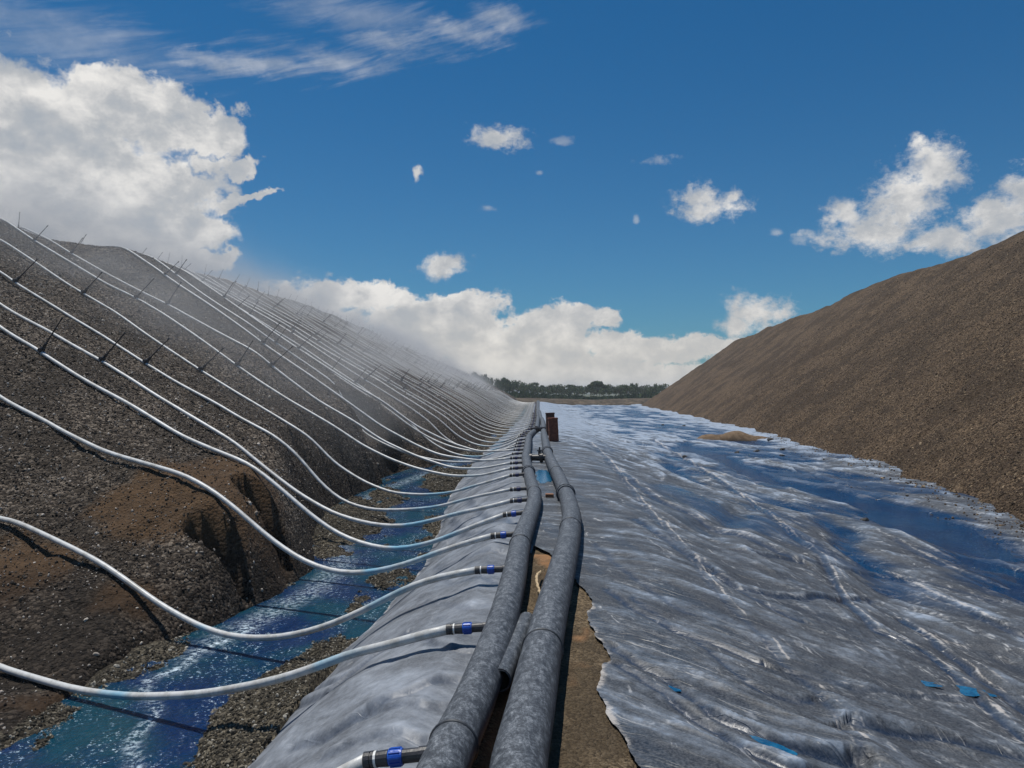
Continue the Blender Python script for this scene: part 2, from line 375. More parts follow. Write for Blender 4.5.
def ridge(x, y, oct=3, seed=0, p=2.5):
    s = 0; a = 1; t = 0
    for i in range(oct): s = s+a*(1-np.abs(2*vnoise(x, y, seed+i*31)-1))**p; t += a; a *= .5; x = x*2.1+3.3; y = y*2.1+8.1
    return s/t
def sstep(x, a, b): t = np.clip((x-a)/(b-a), 0, 1); return t*t*(3-2*t)
def smin(a, b, k): h = np.clip(.5+.5*(b-a)/k, 0, 1); return b*(1-h)+a*h-k*h*(1-h)
def interp(x, tab): return np.interp(x, [t[0] for t in tab], [t[1] for t in tab])

# ---------------------------------------------------------------- the lie of the land
PL = [(1,-.50),(2.2,-.375),(3.3,-.28),(3.9,-.195),(4.6,-.12),(5.45,-.05),(6.5,.017),(8.1,.095),(9.4,.20),(10.75,.31),(11.7,.35),(13.3,.33),(15.7,.33),(18.1,.33),(22.5,.47),(27.7,.62),(34,1.12),(42.6,1.46),(66,2.2),(99,3.3),(132,4.4)]
PR = [(1,-.10),(2.2,-.02),(3.24,.03),(3.8,.095),(4.47,.165),(5.37,.27),(6.48,.41),(8.1,.61),(9.5,.75),(11.3,.83),(13.3,.86),(16.1,.87),(20.2,.93),(27.7,1.17),(38.5,1.57),(46,1.76),(75,2.57),(99,3.45),(132,4.65)]
pl = lambda Y: interp(Y, PL); pr = lambda Y: interp(Y, PR)
TL = [(0,-3.9),(5.7,-3.86),(6.7,-3.96),(7.8,-3.8),(8.7,-3.6),(10.4,-3.15),(12.2,-3.1),(13.1,-3.36),(14.5,-3.75),(16,-3.95),(17.7,-4.0),(19.5,-3.6),(21.2,-3.1),(23.4,-2.4),(27.5,-1.4),(40,-.75),(64,-.2),(111,.9),(170,2.5)]
toeL = lambda Y: interp(Y, TL)
TR = [(0,5.0),(5,6.3),(12.7,8.5),(22.4,10.8),(36,12.8),(62,15.4),(115,20),(140,22)]
toeR = lambda Y: interp(Y, TR)
bed = lambda Y: interp(Y, [(0,-1.06),(14,-1.06),(24,-.56),(50,-.38),(120,-.22)])
edgeL = lambda Y: interp(Y, [(0,-2.2),(5.2,-1.85),(8,-1.6),(11.8,-1.28),(18.3,-1.4),(30,-.7),(60,1.0),(130,3.4)])
K = .45                                   # hoses run obliquely up the heap: y = u - K*x
TRACE = {
 5.05: [(438,630),(350,655),(280,680),(200,695),(130,697),(75,690),(0,668)],
 6.7:  [(470,572),(430,578),(400,592),(350,617),(310,632),(270,639),(230,637),(200,627),(160,605),(130,583),(100,562),(70,547),(30,528),(0,515)],
 8.4:  [(490,536),(460,543),(430,556),(400,566),(370,573),(335,573),(300,560),(265,535),(240,512),(215,492),(185,475),(150,465),(105,452),(60,430),(30,413),(0,399)],
 9.84: [(505,514),(480,522),(439,541),(404,549),(381,549),(345,538),(322,524),(299,505),(281,489),(250,464),(219,452),(181,436),(131,405),(84,380),(40,352),(0,331)],
 11.1: [(510,501),(480,508),(451,515),(427,522),(399,527),(369,524),(334,514),(299,494),(265,468),(234,442),(187,414),(150,392),(100,360),(50,334),(0,306)],
 12.4: [(510,490),(480,495),(439,507),(404,510),(371,510),(341,501),(317,480),(299,456),(275,436),(240,418),(219,405),(172,380),(115,345),(60,310),(17,284),(0,271)],
 14.4: [(508,475),(480,484),(451,493),(423,495),(392,493),(364,482),(334,463),(310,437),(289,424),(249,400),(215,380),(157,344),(120,317),(85,296),(32,260),(0,239)],
 15.8: [(508,469),(480,476),(451,476),(418,469),(390,459),(362,445),(334,426),(289,400),(256,379),(212,350),(170,320),(135,301),(95,277),(35,241),(0,217)],
 18.2: [(518,458),(480,461),(439,455),(416,445),(381,426),(345,400),(311,376),(256,339)],
 20.9: [(520,447),(480,452),(451,443),(416,426),(381,400),(354,385),(311,357),(256,321)],
 16.9: [(508,464),(480,469),(451,468),(416,456),(381,440),(357,423),(317,400),(285,376),(256,354),(215,332),(175,312),(120,282),(72,254),(50,240),(15,224)],
}
def uXZ(u, px, py):                       # a traced hose point, in the upright plane the hose runs in
    r = (px-512)/F; Y = u/(1+K*r); return r*Y, Y, CH-(py-HZ)/F*Y
GEN = [(-2,-1.9),(0,-.6),(.6,.0),(1.2,.6),(2.2,1.2),(6,3.2),(12.8,6.95),(16,9.0),(60,35)]
XG = np.linspace(-60, 3, 631)
rows, us = [], []
for u in (1.0, 3.26):
    Yg = u-K*XG; s = toeL(Yg)-XG
    rows.append(interp(s, [(-2,-2.4),(0,-1.1),(.8,-.72),(2,-.35),(3.2,.2),(5,1.4),(12,5.6),(60,35)])); us.append(u)
TZ = {}
for u, tr in sorted(TRACE.items()):
    pts = sorted(uXZ(u, *p) for p in tr); TZ[u] = ([p[0] for p in pts], [p[2] for p in pts])
    Xs = np.array([p[0] for p in pts]); Zs = np.array([p[2] for p in pts]); Ys = np.array([p[1] for p in pts])
    ok = Xs < toeL(Ys)-(.45 if u > 6 else -.6); Xs, Zs = Xs[ok], Zs[ok]-.05
    z = np.interp(XG, Xs, Zs)
    left = XG < Xs[0]; dxl = Xs[0]-XG
    sl = .62
    z = np.where(left, Zs[0]+dxl*sl - (.62-.30)*np.clip(dxl, 0, 3.0)*(1 if u < 8 else 0), z)
    right = XG > Xs[-1]; z = np.where(right, Zs[-1]-(XG-Xs[-1])*.8, z)
    rows.append(z); us.append(u)
for u in np.arange(23, 230, 2.0):
    rows.append(interp(toeL(u-K*XG)-XG, GEN)); us.append(u)
rows = np.array(rows); us = np.array(us)
HL = [(0,6.2),(18,6.95),(22.8,6.95),(23.6,6.28),(26,6.15),(29,6.5),(33,7.15),(39,7.5),(45,7.6),(51,7.95),(59,8.4),(70,7.95),(90,7.1),(110,6.2),(128,5.4),(142,3.6),(172,-20)]
HOLES = []                                # scarps washed into the toe: x, y, half width, depth
def heapL(X, Y, rough=True):
    X = np.asarray(X, float); Y = np.asarray(Y, float); u = np.clip(Y+K*X, us[0], us[-1]-.01)
    i = np.clip(np.searchsorted(us, u)-1, 0, len(us)-2); f = (u-us[i])/(us[i+1]-us[i])
    xf = np.clip((X-XG[0])/(XG[1]-XG[0]), 0, len(XG)-1.01); j = xf.astype(int); g = xf-j
    z = (rows[i, j]*(1-g)+rows[i, j+1]*g)*(1-f) + (rows[i+1, j]*(1-g)+rows[i+1, j+1]*g)*f
    s = toeL(Y)-X + .18*fbm(X*1.2, Y*1.2, 4, 5)
    big = .22*fbm(X*.22, Y*.22, 3, 9)*sstep(Y, 10, 24)*sstep(s, .5, 4)
    z = z+big+(.16*fbm(X*.8, Y*.8, 3, 12)-.10*ridge(X*.5, Y*.5, 2, 13, 4))*sstep(14-Y, 0, 4)*sstep(s, .3, 1.2)
    cliff = bed(Y)-.1+2.5*s
    z = np.where(Y < 40, smin(z, cliff, .35), z)
    H = interp(Y, HL)+.13*fbm(X*.3+Y*.05, Y*.32, 4, 3)
    z = smin(z, H - .02*(toeL(Y)-12.5-X).clip(0), .35)
    for (hx, hy, hw, hl, dp) in HOLES:
        dd = ((X-hx)/hw)**2+((Y-hy)/hl)**2; z = z-dp*np.exp(-dd**5)
    if rough:
        z = z + .05*fbm(X*1.6, Y*1.6, 4, 21) + .022*fbm(X*7, Y*7, 3, 22)*sstep(26-Y, 0, 10)
    return z
def ray(px, py, fn, y0=3, y1=120):
    Y = np.exp(np.linspace(math.log(y0), math.log(y1), 4000)); X = (px-512)/F*Y; Z = CH-(py-HZ)/F*Y
    h = fn(X, Y); k = np.argmax(h >= Z); return X[k], Y[k], Z[k]
_h = []
for px, py, hw, hl, dp in [(262,500,.40,.24,.75),(217,530,.40,.20,.7),(381,412,1.1,1.5,1.1),(404,434,.6,1.2,.8)]:
    x, y, z = ray(px, py, lambda a, b: heapL(a, b, False)); _h.append((x, y, hw, hl, dp))
HOLES = _h
CLAYS = []
for px, py, r in [(190,480,1.0),(150,500,.8),(250,500,.9),(235,470,.8),(60,720,.5),(130,600,.45),(20,560,.7)]:
    x, y, z = ray(px, py, lambda a, b: heapL(a, b, False)); CLAYS.append((x, y, r))

def geo(a, b, n): return np.exp(np.linspace(math.log(a), math.log(b), n))
# left heap
yy = geo(1.5, 172, 620); ss = np.concatenate([np.linspace(-.7, 5, 190), np.linspace(5.03, 17, 210)[0:], np.linspace(17.3, 55, 30)])
SS, YY = np.meshgrid(ss, yy); XX = toeL(YY)-SS; ZZ = heapL(XX, YY)
clay = np.zeros_like(XX)
for x, y, r in CLAYS: clay = np.maximum(clay, 1-np.sqrt((XX-x)**2+(YY-y)**2)/r*.7)
clay = sstep(clay+.35*fbm(XX*2.2, YY*2.2, 4, 31), .30, .62)
toe_shade = sstep(ZZ-bed(YY)+.5*fbm(XX*1.2, YY*1.2, 4, 33), 1.15, .25)*sstep(60-YY, 0, 30)  # shade of the undercut bank painted into the colour near the waterline
tag(grid('gravel_heap', XX, YY, ZZ, 'gravel_left', {'clay': clay, 'toe_shade': toe_shade}), 'dark grey crushed ore heap on the left, crossed by white hoses', kind='structure')
# right heap
HR = [(0,11),(20,11.6),(41,11.3),(49,10.8),(57,10.8),(64,11.25),(70,10.7),(77.5,10.5),(84,10.0),(95,9.95),(105,9.6),(112,9.2),(128,-5),(150,-25)]
def heapR(X, Y, rough=True):
    s = X-toeR(Y)
    lob = .55*np.sin(Y*.21+1.2+.5*np.sin(Y*.07))+.35*np.sin(Y*.47)+.9*fbm(Y*.12, X*.05, 3, 41)
    z = -.62+.74*(s+.50*lob*sstep(s, .5, 8)+.12*fbm(X*.9, Y*.9, 3, 44))
    H = interp(Y, HR)+.25*fbm(X*.15, Y*.28, 4, 43)
    z = smin(z, H-.01*(s-15).clip(0), .18)
    if rough: z = z+.07*fbm(X*.9, Y*1.3, 4, 45)+.02*fbm(X*6, Y*6, 3, 46)*sstep(40-Y, 0, 20)
    return z
yy = geo(3, 135, 520); ss = np.concatenate([np.linspace(-.8, 6, 150), np.linspace(6.05, 18, 130), np.linspace(18.5, 50, 20)])
SS, YY = np.meshgrid(ss, yy); XX = toeR(YY)+SS
tag(grid('ore_heap', XX, YY, heapR(XX, YY), 'gravel_right'), 'brown crushed ore heap on the right with bare slope', kind='structure')

# far ground to the horizon
def far_ground():
    yy = np.concatenate([np.linspace(-30, 120, 12), geo(130, 5000, 30)]); t = np.linspace(-1, 1, 41); T, YY = np.meshgrid(t, yy)
    XX = np.sign(T)*np.abs(T)**2*4000
    tag(grid('ground', XX, YY, np.full_like(XX, -1.7)+sstep(YY, 120, 160)*1.2, 'grass'), kind='structure')
far_ground()
# far brown bank behind the liner
def bank():
    t = np.linspace(0, 1, 200); p = np.array([-1.0,.0,.10,.3,.5,.7,1.0]); zz = np.array([-2.,-.35,-.0,.25,.4,.4,-.6])
    T, P = np.meshgrid(t, np.linspace(0, 1, 14)); X = -40+T*110; pr_ = np.interp(P, np.linspace(0, 1, 7), zz)
    Y = 133+P*16+1.5*fbm(X*.05, P, 2, 3); Z = pr_+.35*fbm(X*.12, Y*.2, 4, 6)*(P > .2)
    tag(grid('earth_bank', X, Y, Z, 'far_soil'), kind='structure')
bank()

# berm and right-hand liner surface
def berm(X, Y):
    l = pl(Y)-.32; r = pr(Y)+.22
    e = edgeL(Y); t = np.clip((l-X)/np.maximum(l-e, .3), 0, 2.0)
    zl = (bed(Y)+.12)*np.where(t < 1, .62*t+.38*t*t, 1+(t-1)*.6)
    t2 = (X-r)/3.9; zr = -.50*sstep(t2, -.06, 1) - .10*np.clip((X-r-3.0)/3, 0, 1)
    return np.where(X < l, zl, np.where(X > r-.25, zr, 0))
def px2w(px, py, fn=berm, off=0):
    z = 0
    for _ in range(12): Y = F*(CH-z)/(py-HZ); X = (px-512)/F*Y; z = .5*z+.5*(float(fn(np.array(X), np.array(Y)))+off)
    return X, Y
FOLDR = [ # pixel polyline on the sheet, height, width, saltiness
 ([(611,590),(641,611),(682,632),(723,647),(760,662)], .045, .03, .15),
 ([(622,649),(668,679),(723,717),(775,738),(840,755)], .075, .045, .25),
 ([(625,666),(668,693),(710,725),(750,747),(800,766)], .06, .035, .5),
 ([(716,574),(740,588),(774,595),(828,597),(866,599)], .06, .035, .45),
 ([(592,443),(605,455),(620,472),(650,507),(690,552),(722,590),(768,636),(795,670),(820,686),(855,728),(880,772)], .025, .06, .75),
 ([(655,440),(690,460),(735,490),(775,518),(800,540),(830,560),(849,600),(882,633),(936,655),(990,706),(1030,742)], .045, .045, .8),
 ([(838,548),(868,565),(922,587),(990,620),(1030,636)], .04, .04, .7),
 ([(905,620),(960,660),(1000,690),(1040,720)], .05, .035, .7),
 ([(857,722),(922,730),(1024,752)], .06, .08, .0),
 ([(640,520),(700,560),(760,600),(800,620)], .04, .05, .2),
 ([(600,545),(640,580),(690,612)], .03, .05, .1),
 ([(640,600),(700,640),(760,690),(800,700)], .035, .05, .2),
 ([(790,672),(860,690),(900,694),(975,700)], .02, .02, .6),
 ([(740,550),(800,560),(880,575),(1000,600)], .03, .04, .5),
 ([(900,540),(960,570),(1030,600)], .03, .05, .7),
 ([(620,470),(660,500),(720,530),(800,560)], .05, .08, .7),
]
def polyd(X, Y, P):
    d = np.full(X.shape, 1e9); side = np.zeros(X.shape)
    for (ax, ay), (bx, by) in zip(P[:-1], P[1:]):
        vx, vy = bx-ax, by-ay; L = vx*vx+vy*vy
        t = np.clip(((X-ax)*vx+(Y-ay)*vy)/L, 0, 1); qx = X-ax-t*vx; qy = Y-ay-t*vy
        dd = np.hypot(qx, qy); k = dd < d; d = np.where(k, dd, d); side = np.where(k, np.sign(vx*qy-vy*qx), side)
    return d, side
def folds(X, Y, L, fn):
    z = np.zeros_like(X); salt = np.zeros_like(X); groove = np.zeros_like(X)
    for pxs, h, wd, sa in L:
        wd = wd*1.2+.01; h = h*.8
        P = np.array([px2w(*p, fn) for p in pxs]); n = 24
        tt = np.linspace(0, len(P)-1, n); P = np.stack([np.interp(tt, range(len(P)), P[:, k]) for k in (0, 1)], 1)
        P[1:-1] += .035*np.stack([fbm(P[1:-1, 0]*3, P[1:-1, 1]*3, 2, 71), fbm(P[1:-1, 0]*3, P[1:-1, 1]*3, 2, 72)], 1)
        x0, y0 = P.min(0)-.5; x1, y1 = P.max(0)+.5; k = (X > x0) & (X < x1) & (Y > y0) & (Y < y1)
        if not k.any(): continue
        d, sd = polyd(X[k], Y[k], P)
        hv = h*(.65+.5*fbm(X[k]*1.0, Y[k]*1.0, 1, 73)); lw = np.where(sd > 0, 2.4*wd, .7*wd)
        z[k] += hv*np.exp(-(d/lw)**2) - .45*hv*np.exp(-((d-1.6*wd)/(wd*.8))**2)*(sd < 0)
        gw = np.maximum(.024, .005*Y[k]); gr = np.exp(-((d-.9*wd)/gw)**2)*(sd < 0)*min(1, h/.035); z[k] -= .3*h*gr; groove[k] = np.maximum(groove[k], gr)
        wl = .008+.0014*Y[k]; dj = d+.02*fbm(X[k]*6, Y[k]*6, 3, 74); salt[k] = np.maximum(salt[k], sa*np.maximum(np.exp(-(dj/wl)**2), .6*np.exp(-((dj-.085-.05*fbm(X[k]*1.5, Y[k]*1.5, 2, 75))/wl)**2)))
    return z, salt, groove
def lin_x0(Y):
    near = interp(Y, [(2,.85),(3.44,.60),(3.9,.52),(4.34,.48),(4.9,.62),(5.3,.60),(5.67,.55),(6.2,.66),(6.7,.60),(7.06,.52),(7.5,.50),(8.0,.40)])
    return np.where(Y < 8.0, near, np.maximum(pl(Y)+.02, .40-(Y-8)*.4)) + np.where(Y < 8, .035*fbm(Y*7, Y*0, 4, 81), 0)
STREAM = [(3,6.2),(8,6.7),(10,6.9),(13.2,6.9),(18.6,7.2),(25,6.6),(31,7.4),(38,8.2),(60,9.5)]
def creases(X, Y):
    d = X-pr(Y); w1 = sstep(d, .25, .8)*sstep(3.4-d, 0, 1.6); w2 = sstep(d, 1.3, 3); nf = sstep(70-Y, 0, 50)
    wx = X+.55*fbm(X*.5, Y*.3, 3, 155); wy = Y+.8*fbm(X*.6, Y*.3, 2, 156)
    ca, sa = .80, -.60; a = X*ca+Y*sa; b = -X*sa+Y*ca; b = b+.25*fbm(X*.8, Y*.8, 3, 157)
    gate = lambda f, sd, lo: sstep(fbm(X*f, Y*f*.6, 2, sd), lo, lo+.25)
    nr = sstep(8.5-Y, 0, 3.5); a2 = X*.3-Y*.95; b2 = X*.95+Y*.3+.2*fbm(X*.7, Y*.4, 3, 158)
    c1 = (ridge(a*.22, b*1.15, 1, 161, 7)*nr+ridge(a2*.16, b2*1.9, 1, 159, 4)*(1-nr))*w1*gate(.7, 162, -.4)
    c2 = (ridge(a*.5, b*2.4, 1, 163, 5)*nr+ridge(a2*.35, b2*4, 1, 160, 4)*(1-nr))*w1*gate(1.2, 164, -.2)
    c3 = ridge(wx*.85+.12*wy, wy*.09, 1, 165, 9)*w2*gate(.35, 166, -.35)
    c4 = ridge(wx*1.9-.22*wy, wy*.22, 1, 167, 6)*w2*gate(.6, 168, -.2)
    c5 = ridge(wx*.22+.15*wy, wy*.75, 1, 169, 8)*w2*gate(.4, 170, -.2)
    c6 = ridge(wx*4.0+.5*wy, wy*.6, 1, 171, 4)*w2*gate(.9, 172, 0)
    h = (.050*c1+.018*c2+.060*c3+.026*c4+.035*c5+.006*c6)
    trough = -.045*ridge(a*.22+.04, b*1.15+.11, 1, 161, 6)*w1*nr-.04*ridge((wx-.13)*.85+.12*wy, wy*.09, 1, 165, 6)*w2
    sl = np.maximum.reduce([.12*c1**3, .12*c2**3, .7*c3**4, .7*c4**4, .4*c5**4, .4*c6**3])
    return (h+trough)*nf, sl*nf
def linR(X, Y):
    z = berm(X, Y)
    w1 = sstep(X-pr(Y), .3, 1.0)*sstep(3.6-(X-pr(Y)), 0, 1.8); w2 = sstep(X-pr(Y), 1.6, 4)
    ca, sa = .78, -.62                               # down the shoulder
    a = X*ca+Y*sa; b = -X*sa+Y*ca
    nr = sstep(8.5-Y, 0, 3.5)
    z = z + w1*(1-nr)*.05*ridge((X*.3-Y*.95)*.2, (X*.95+Y*.3)*1.1+.3*fbm(X, Y*.5, 2, 50), 2, 49, 2.5)
    z = z + w1*nr*(.060*ridge(a*.26+.2*fbm(X*.7,Y*.7,2,59), b*1.5, 2, 51, 5)+.022*ridge(a*.6, b*4.2, 2, 52, 4)-.02)
    wx = X+.5*fbm(X*.4, Y*.25, 2, 55)
    z = z + w2*(.055*ridge(wx*.7+Y*.06, Y*.10, 2, 53, 1.8)+.018*ridge(wx*1.8+Y*.15, Y*.24, 1, 54, 5)+.07*fbm(X*.5, Y*.13, 3, 56)-.045)
    z = z + .003*fbm(X*4, Y*3, 3, 57) + sstep(X-pr(Y), .1, .5)*.012*ridge(a*2.5, b*9, 2, 58, 2)*sstep(15-Y, 0, 6)
    sx = interp(Y, STREAM); sx = sx+.35*np.sin(Y*.55)+.5*fbm(Y*.35, X*.3, 2, 191); wd = interp(Y, [(6,.55),(12,.5),(20,.4),(35,.35),(60,.3)])*(1+.5*fbm(X*.6, Y*.4, 2, 192))
    z = z-.13*np.exp(-((X-sx)/wd)**2)*sstep(Y, 4, 8)*sstep(48-Y, 0, 18)
    z = z-.012*sstep(X-pr(Y), 2.2, 3.6)*sstep(-.9-(X-toeR(Y)), 0, 1.2)*sstep(Y, 7, 10)*sstep(50-Y, 0, 22)+.13*fbm(X*1.3+Y*.25, Y*.30, 4, 193)*sstep(X-pr(Y), 2.2, 3.6)
    z = z-.10*np.exp(-((X-(sx-2.0-.3*np.sin(Y*.4)))/.32)**2)*sstep(Y, 6, 9)*sstep(30-Y, 0, 8)
    z = z-.09*np.exp(-((X-(sx-3.5+.4*np.sin(Y*.5)))/.3)**2)*sstep(Y, 8, 11)*sstep(24-Y, 0, 6)
    z = z+.12*sstep(X-toeR(Y), -1.6, 0)
    return z+creases(X, Y)[0]
yy = geo(2.0, 134, 960); t = np.linspace(0, 1, 620); T, YY = np.meshgrid(t, yy)
x0 = lin_x0(YY); x1 = toeR(YY)+.9; XX = x0+(x1-x0)*(T**1.35)
ZZ = linR(XX, YY)+.006; fz, salt, grv = folds(XX, YY, FOLDR, linR); ZZ += fz
WZ = -.642
PUD = [(757,742,.16,.05),(700,700,.05,.03),(905,678,.12,.05),(965,690,.13,.06),(948,706,.08,.03),(880,560,.5,.2),(760,520,.5,.5)]
pud = []
for px, py, rx, ry in PUD:
    x, y = px2w(px, py, linR); pud.append((x, y, rx, ry))
def relief_shade(Z, n=9, m=5):  # height over the local mean, for painting hollows dark and crests pale
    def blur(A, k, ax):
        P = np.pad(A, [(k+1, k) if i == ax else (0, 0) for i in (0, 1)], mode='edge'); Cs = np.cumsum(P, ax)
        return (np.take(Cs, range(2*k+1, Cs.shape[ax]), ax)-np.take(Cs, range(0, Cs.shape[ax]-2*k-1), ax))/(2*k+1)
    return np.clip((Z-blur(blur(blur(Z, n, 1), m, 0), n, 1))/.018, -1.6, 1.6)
e = np.exp(-((XX-x0)/.04)**2)*(YY < 8.2)*(.55+.5*fbm(XX*4, YY*4, 3, 62)); salt = np.maximum(salt, e); salt = np.maximum(salt, creases(XX, YY)[1]*.8)
low = sstep(WZ+.055-ZZ, 0, .04); rim = sstep(.05-np.abs(ZZ-WZ-.03), 0, .05)*sstep(XX-pr(YY), 1.5, 3)
salt = np.maximum(salt, rim*.6*sstep(fbm(XX*.8, YY*.6, 3, 61), -.2, .4)); wet_shade = sstep(WZ+.05-ZZ, -.04, .03)*sstep(XX-pr(YY), 1.5, 3)
dd_ = XX-pr(YY)
wet_shade = np.maximum(wet_shade, .8*sstep(fbm(XX*.9+YY*.12, YY*.15, 5, 195), .10, .28)*sstep(dd_, 1.2, 2.6)*sstep(YY, 6.5, 9)*sstep(34-YY, 0, 14))
wet_shade = np.maximum(wet_shade, grv*.55); hill = sstep(XX-toeR(YY), -.7, .2)  # fold grooves take painted shade on top of the wet film
o = grid('liner_sheet', XX, YY, ZZ, 'liner_grey', {'salt': salt, 'wet_shade': wet_shade, 'shoulder': sstep(3.2-(XX-pr(YY)), 0, 1.6), 'dry': sstep(YY, 11, 45)*1.7, 'relief_shade': relief_shade(ZZ)})
tag(o, 'wide wrinkled grey plastic liner sheet between the pipes and the brown heap', 'liner')
# water lying on it
def slope_up(Y): return interp(Y, [(14,0),(24,.5),(50,.68),(120,.84)])
def sheet(name, x0f, x1f, y0, y1, z, m, label, nx=60, ny=160, foam=None, kind='structure'):
    yy = geo(y0, y1, ny); T, YY = np.meshgrid(np.linspace(0, 1, nx), yy); XX = x0f(YY)+(x1f(YY)-x0f(YY))*T
    Z = np.full_like(XX, z)+.004*fbm(XX*3, YY*2, 3, 91)+(slope_up(YY) if z < -1 else 0)
    fo = foam(XX, YY) if foam else np.zeros_like(XX)
    return tag(grid(name, XX, YY, Z, m, {'foam': fo}), label, kind=kind)
sheet('stream_water', lambda Y: pr(Y)+2.2, lambda Y: toeR(Y)-.1, 4.5, 64, WZ, 'water_sheet', 'shallow blue stream running over the wrinkled liner')
def puddle(px, py, rx, ry, rot_, label):
    x, y = px2w(px, py, linR); n = 40; rx *= 1.25; ry *= 1.25; a = np.linspace(0, 2*math.pi, n, endpoint=False)
    r = 1+.45*fbm(np.cos(a)*1.6+px, np.sin(a)*1.6, 3, 5); lx = rx*r*np.cos(a); ly = ry*r*np.sin(a); c, s = math.cos(rot_), math.sin(rot_)
    X = x+lx*c-ly*s; Y = y+lx*s+ly*c
    def zf(X, Y):
        X = np.atleast_1d(X); Y = np.atleast_1d(Y); z = folds(X, Y, FOLDR, linR)[0]; return linR(X, Y)+.006+z
    zc = np.percentile(zf(X, Y), 30)+.004
    V = [(x, y, zc)]+[(X[i], Y[i], zc) for i in range(n)]
    me = mesh('puddle', V, [(0, i+1, (i+1) % n+1) for i in range(n)]); addattr(me, 'foam', [0]*(n+1))
    tag(link('puddle', me, 'puddle_water'), label, kind='structure')
simple('puddle_water', (.004,.06,.14), (.012,.13,.25), .15, 16)
puddle(757,742,.17,.035,-.75,'bright blue puddle under a long fold near the bottom edge')
puddle(912,680,.13,.05,-.2,'narrow blue puddle in the liner, left of the other one')
puddle(962,690,.15,.07,-.5,'larger blue puddle in the liner near the right edge')
puddle(668,688,.08,.02,-.75,'tiny blue puddle in a dark fold')
puddle(545,476,.16,1.0,0,'blue puddle between the two pipes')

# soil berm below the sheets
yy = geo(1.5, 60, 330); T, YY = np.meshgrid(np.linspace(0, 1, 130), yy); x0 = pl(YY)-1.0; x1 = pr(YY)+1.4; XX = x0+(x1-x0)*T
ZZ = berm(XX, YY)-.012-.03*(sstep(YY, 7.5, 8.5))+.012*fbm(XX*6, YY*6, 4, 95)*(XX > pr(YY)-.6)-.16*sstep(XX-pr(YY), .45, .95)-.05*sstep(pl(YY)-XX, .1, .3)
gut = np.exp(-((XX-(pl(YY)+pr(YY))/2)/.06)**2)*(YY < 5); ZZ = ZZ-.03*gut
clay = np.maximum(sstep(fbm(XX*2.5, YY*1.5, 3, 97), .25, .45), gut*.9)
clay = np.maximum(clay, .0)
tag(grid('berm_soil', XX, YY, ZZ, 'soil', {'clay': clay}), 'sandy brown soil of the berm beside the right pipe', kind='structure')
# left liner
FOLDL = [
 ([(290,701),(330,693),(345,681),(372,660),(400,640),(406,634)], .03, .022, .0),
 ([(406,634),(430,638),(450,648),(470,651)], .025, .02, .0),
 ([(310,688),(335,680),(345,678)], .025, .02, .0),
 ([(300,745),(330,738),(370,716),(400,703),(425,688),(440,680),(462,678)], .03, .03, .1),
 ([(372,716),(400,709),(430,706),(445,705)], .02, .02, .35),
 ([(436,579),(460,581),(497,582)], .02, .02, .0),
 ([(430,600),(470,604),(490,604)], .015, .03, .0),
 ([(455,520),(480,530),(500,532)], .03, .06, .1),
 ([(440,565),(470,558),(500,552)], .02, .04, .1),
 ([(470,500),(490,512),(515,522)], .03, .06, .2),
 ([(330,760),(380,740),(420,738)], .02, .03, .3)]
yy = geo(1.8, 110, 800); T, YY = np.meshgrid(np.linspace(0, 1, 190), yy)
x1 = pl(YY)+np.where(YY < 8, .02, .12); x0 = edgeL(YY)-.06+.07*fbm(YY*1.6, YY*0, 4, 64); XX = x0+(x1-x0)*T
ZZ = berm(XX, YY)+.004
a = XX*.7+YY*.7; b = -XX*.7+YY*.7
fz, salt, grvl = folds(XX, YY, FOLDL, berm); fz = fz*1.3; ed = sstep(x1-XX, .0, .25)
ZZ = ZZ+(fz+.012*ridge(a*.5, b*1.4, 2, 65, 2)+.008*fbm(XX*5, YY*5, 4, 66)-.008)*ed + .11*fbm(XX*.9, YY*.8, 3, 67)*ed*sstep(x1-XX, .15, .6)
salt = np.maximum(salt, .5*np.exp(-((XX-x0)/.05)**2))
tag(grid('liner_sheet', XX, YY, ZZ, 'liner_pale', {'salt': salt, 'wet_shade': grvl*.6, 'shoulder': np.full_like(XX, .8), 'dry': np.zeros_like(XX), 'relief_shade': relief_shade(ZZ)*.45}), 'pale grey liner sheet draped from the left pipe down to the blue channel', 'liner')  # on this sheet only groove shade is painted, no water film

# channel bed and its water
def bedz(X, Y):
    c = (toeL(Y)+edgeL(Y))/2
    z = bed(Y)+.035+.17*fbm(X*1.0, Y*.45, 4, 101)+.06*fbm(X*3.5, Y*2.5, 3, 102)
    z = z+.09*sstep(X-(edgeL(Y)-.9), 0, .9)*interp(Y, [(0,1.1),(6.5,1),(8.5,.2),(10,-.4),(13,.3),(16,-.2),(30,.2)])
    z = z-.10*np.exp(-((X-interp(Y, [(4,-2.85),(6,-3.0),(8,-2.9),(10,-2.5),(14,-2.3),(20,-2.6)]))/.55)**2)
    z = z-.16*np.exp(-((X+3.3)/.6)**2)*sstep(7-Y, 0, 1.5)+.12*np.exp(-((X+3.6)/.15)**2-((Y-5.9)/.25)**2)
    return z
yy = geo(2.5, 60, 420); T, YY = np.meshgrid(np.linspace(0, 1, 150), yy); x0 = toeL(YY)-.6; x1 = edgeL(YY)+.7; XX = x0+(x1-x0)*T
BZ = bedz(XX, YY); BZ = np.minimum(BZ, np.where(XX > edgeL(YY), berm(XX, YY)-.05, 9))
tag(grid('channel_bed', XX, YY, BZ, 'gravel_bed', {}), 'gravel bars in the drainage channel', kind='structure')
CW = -1.05
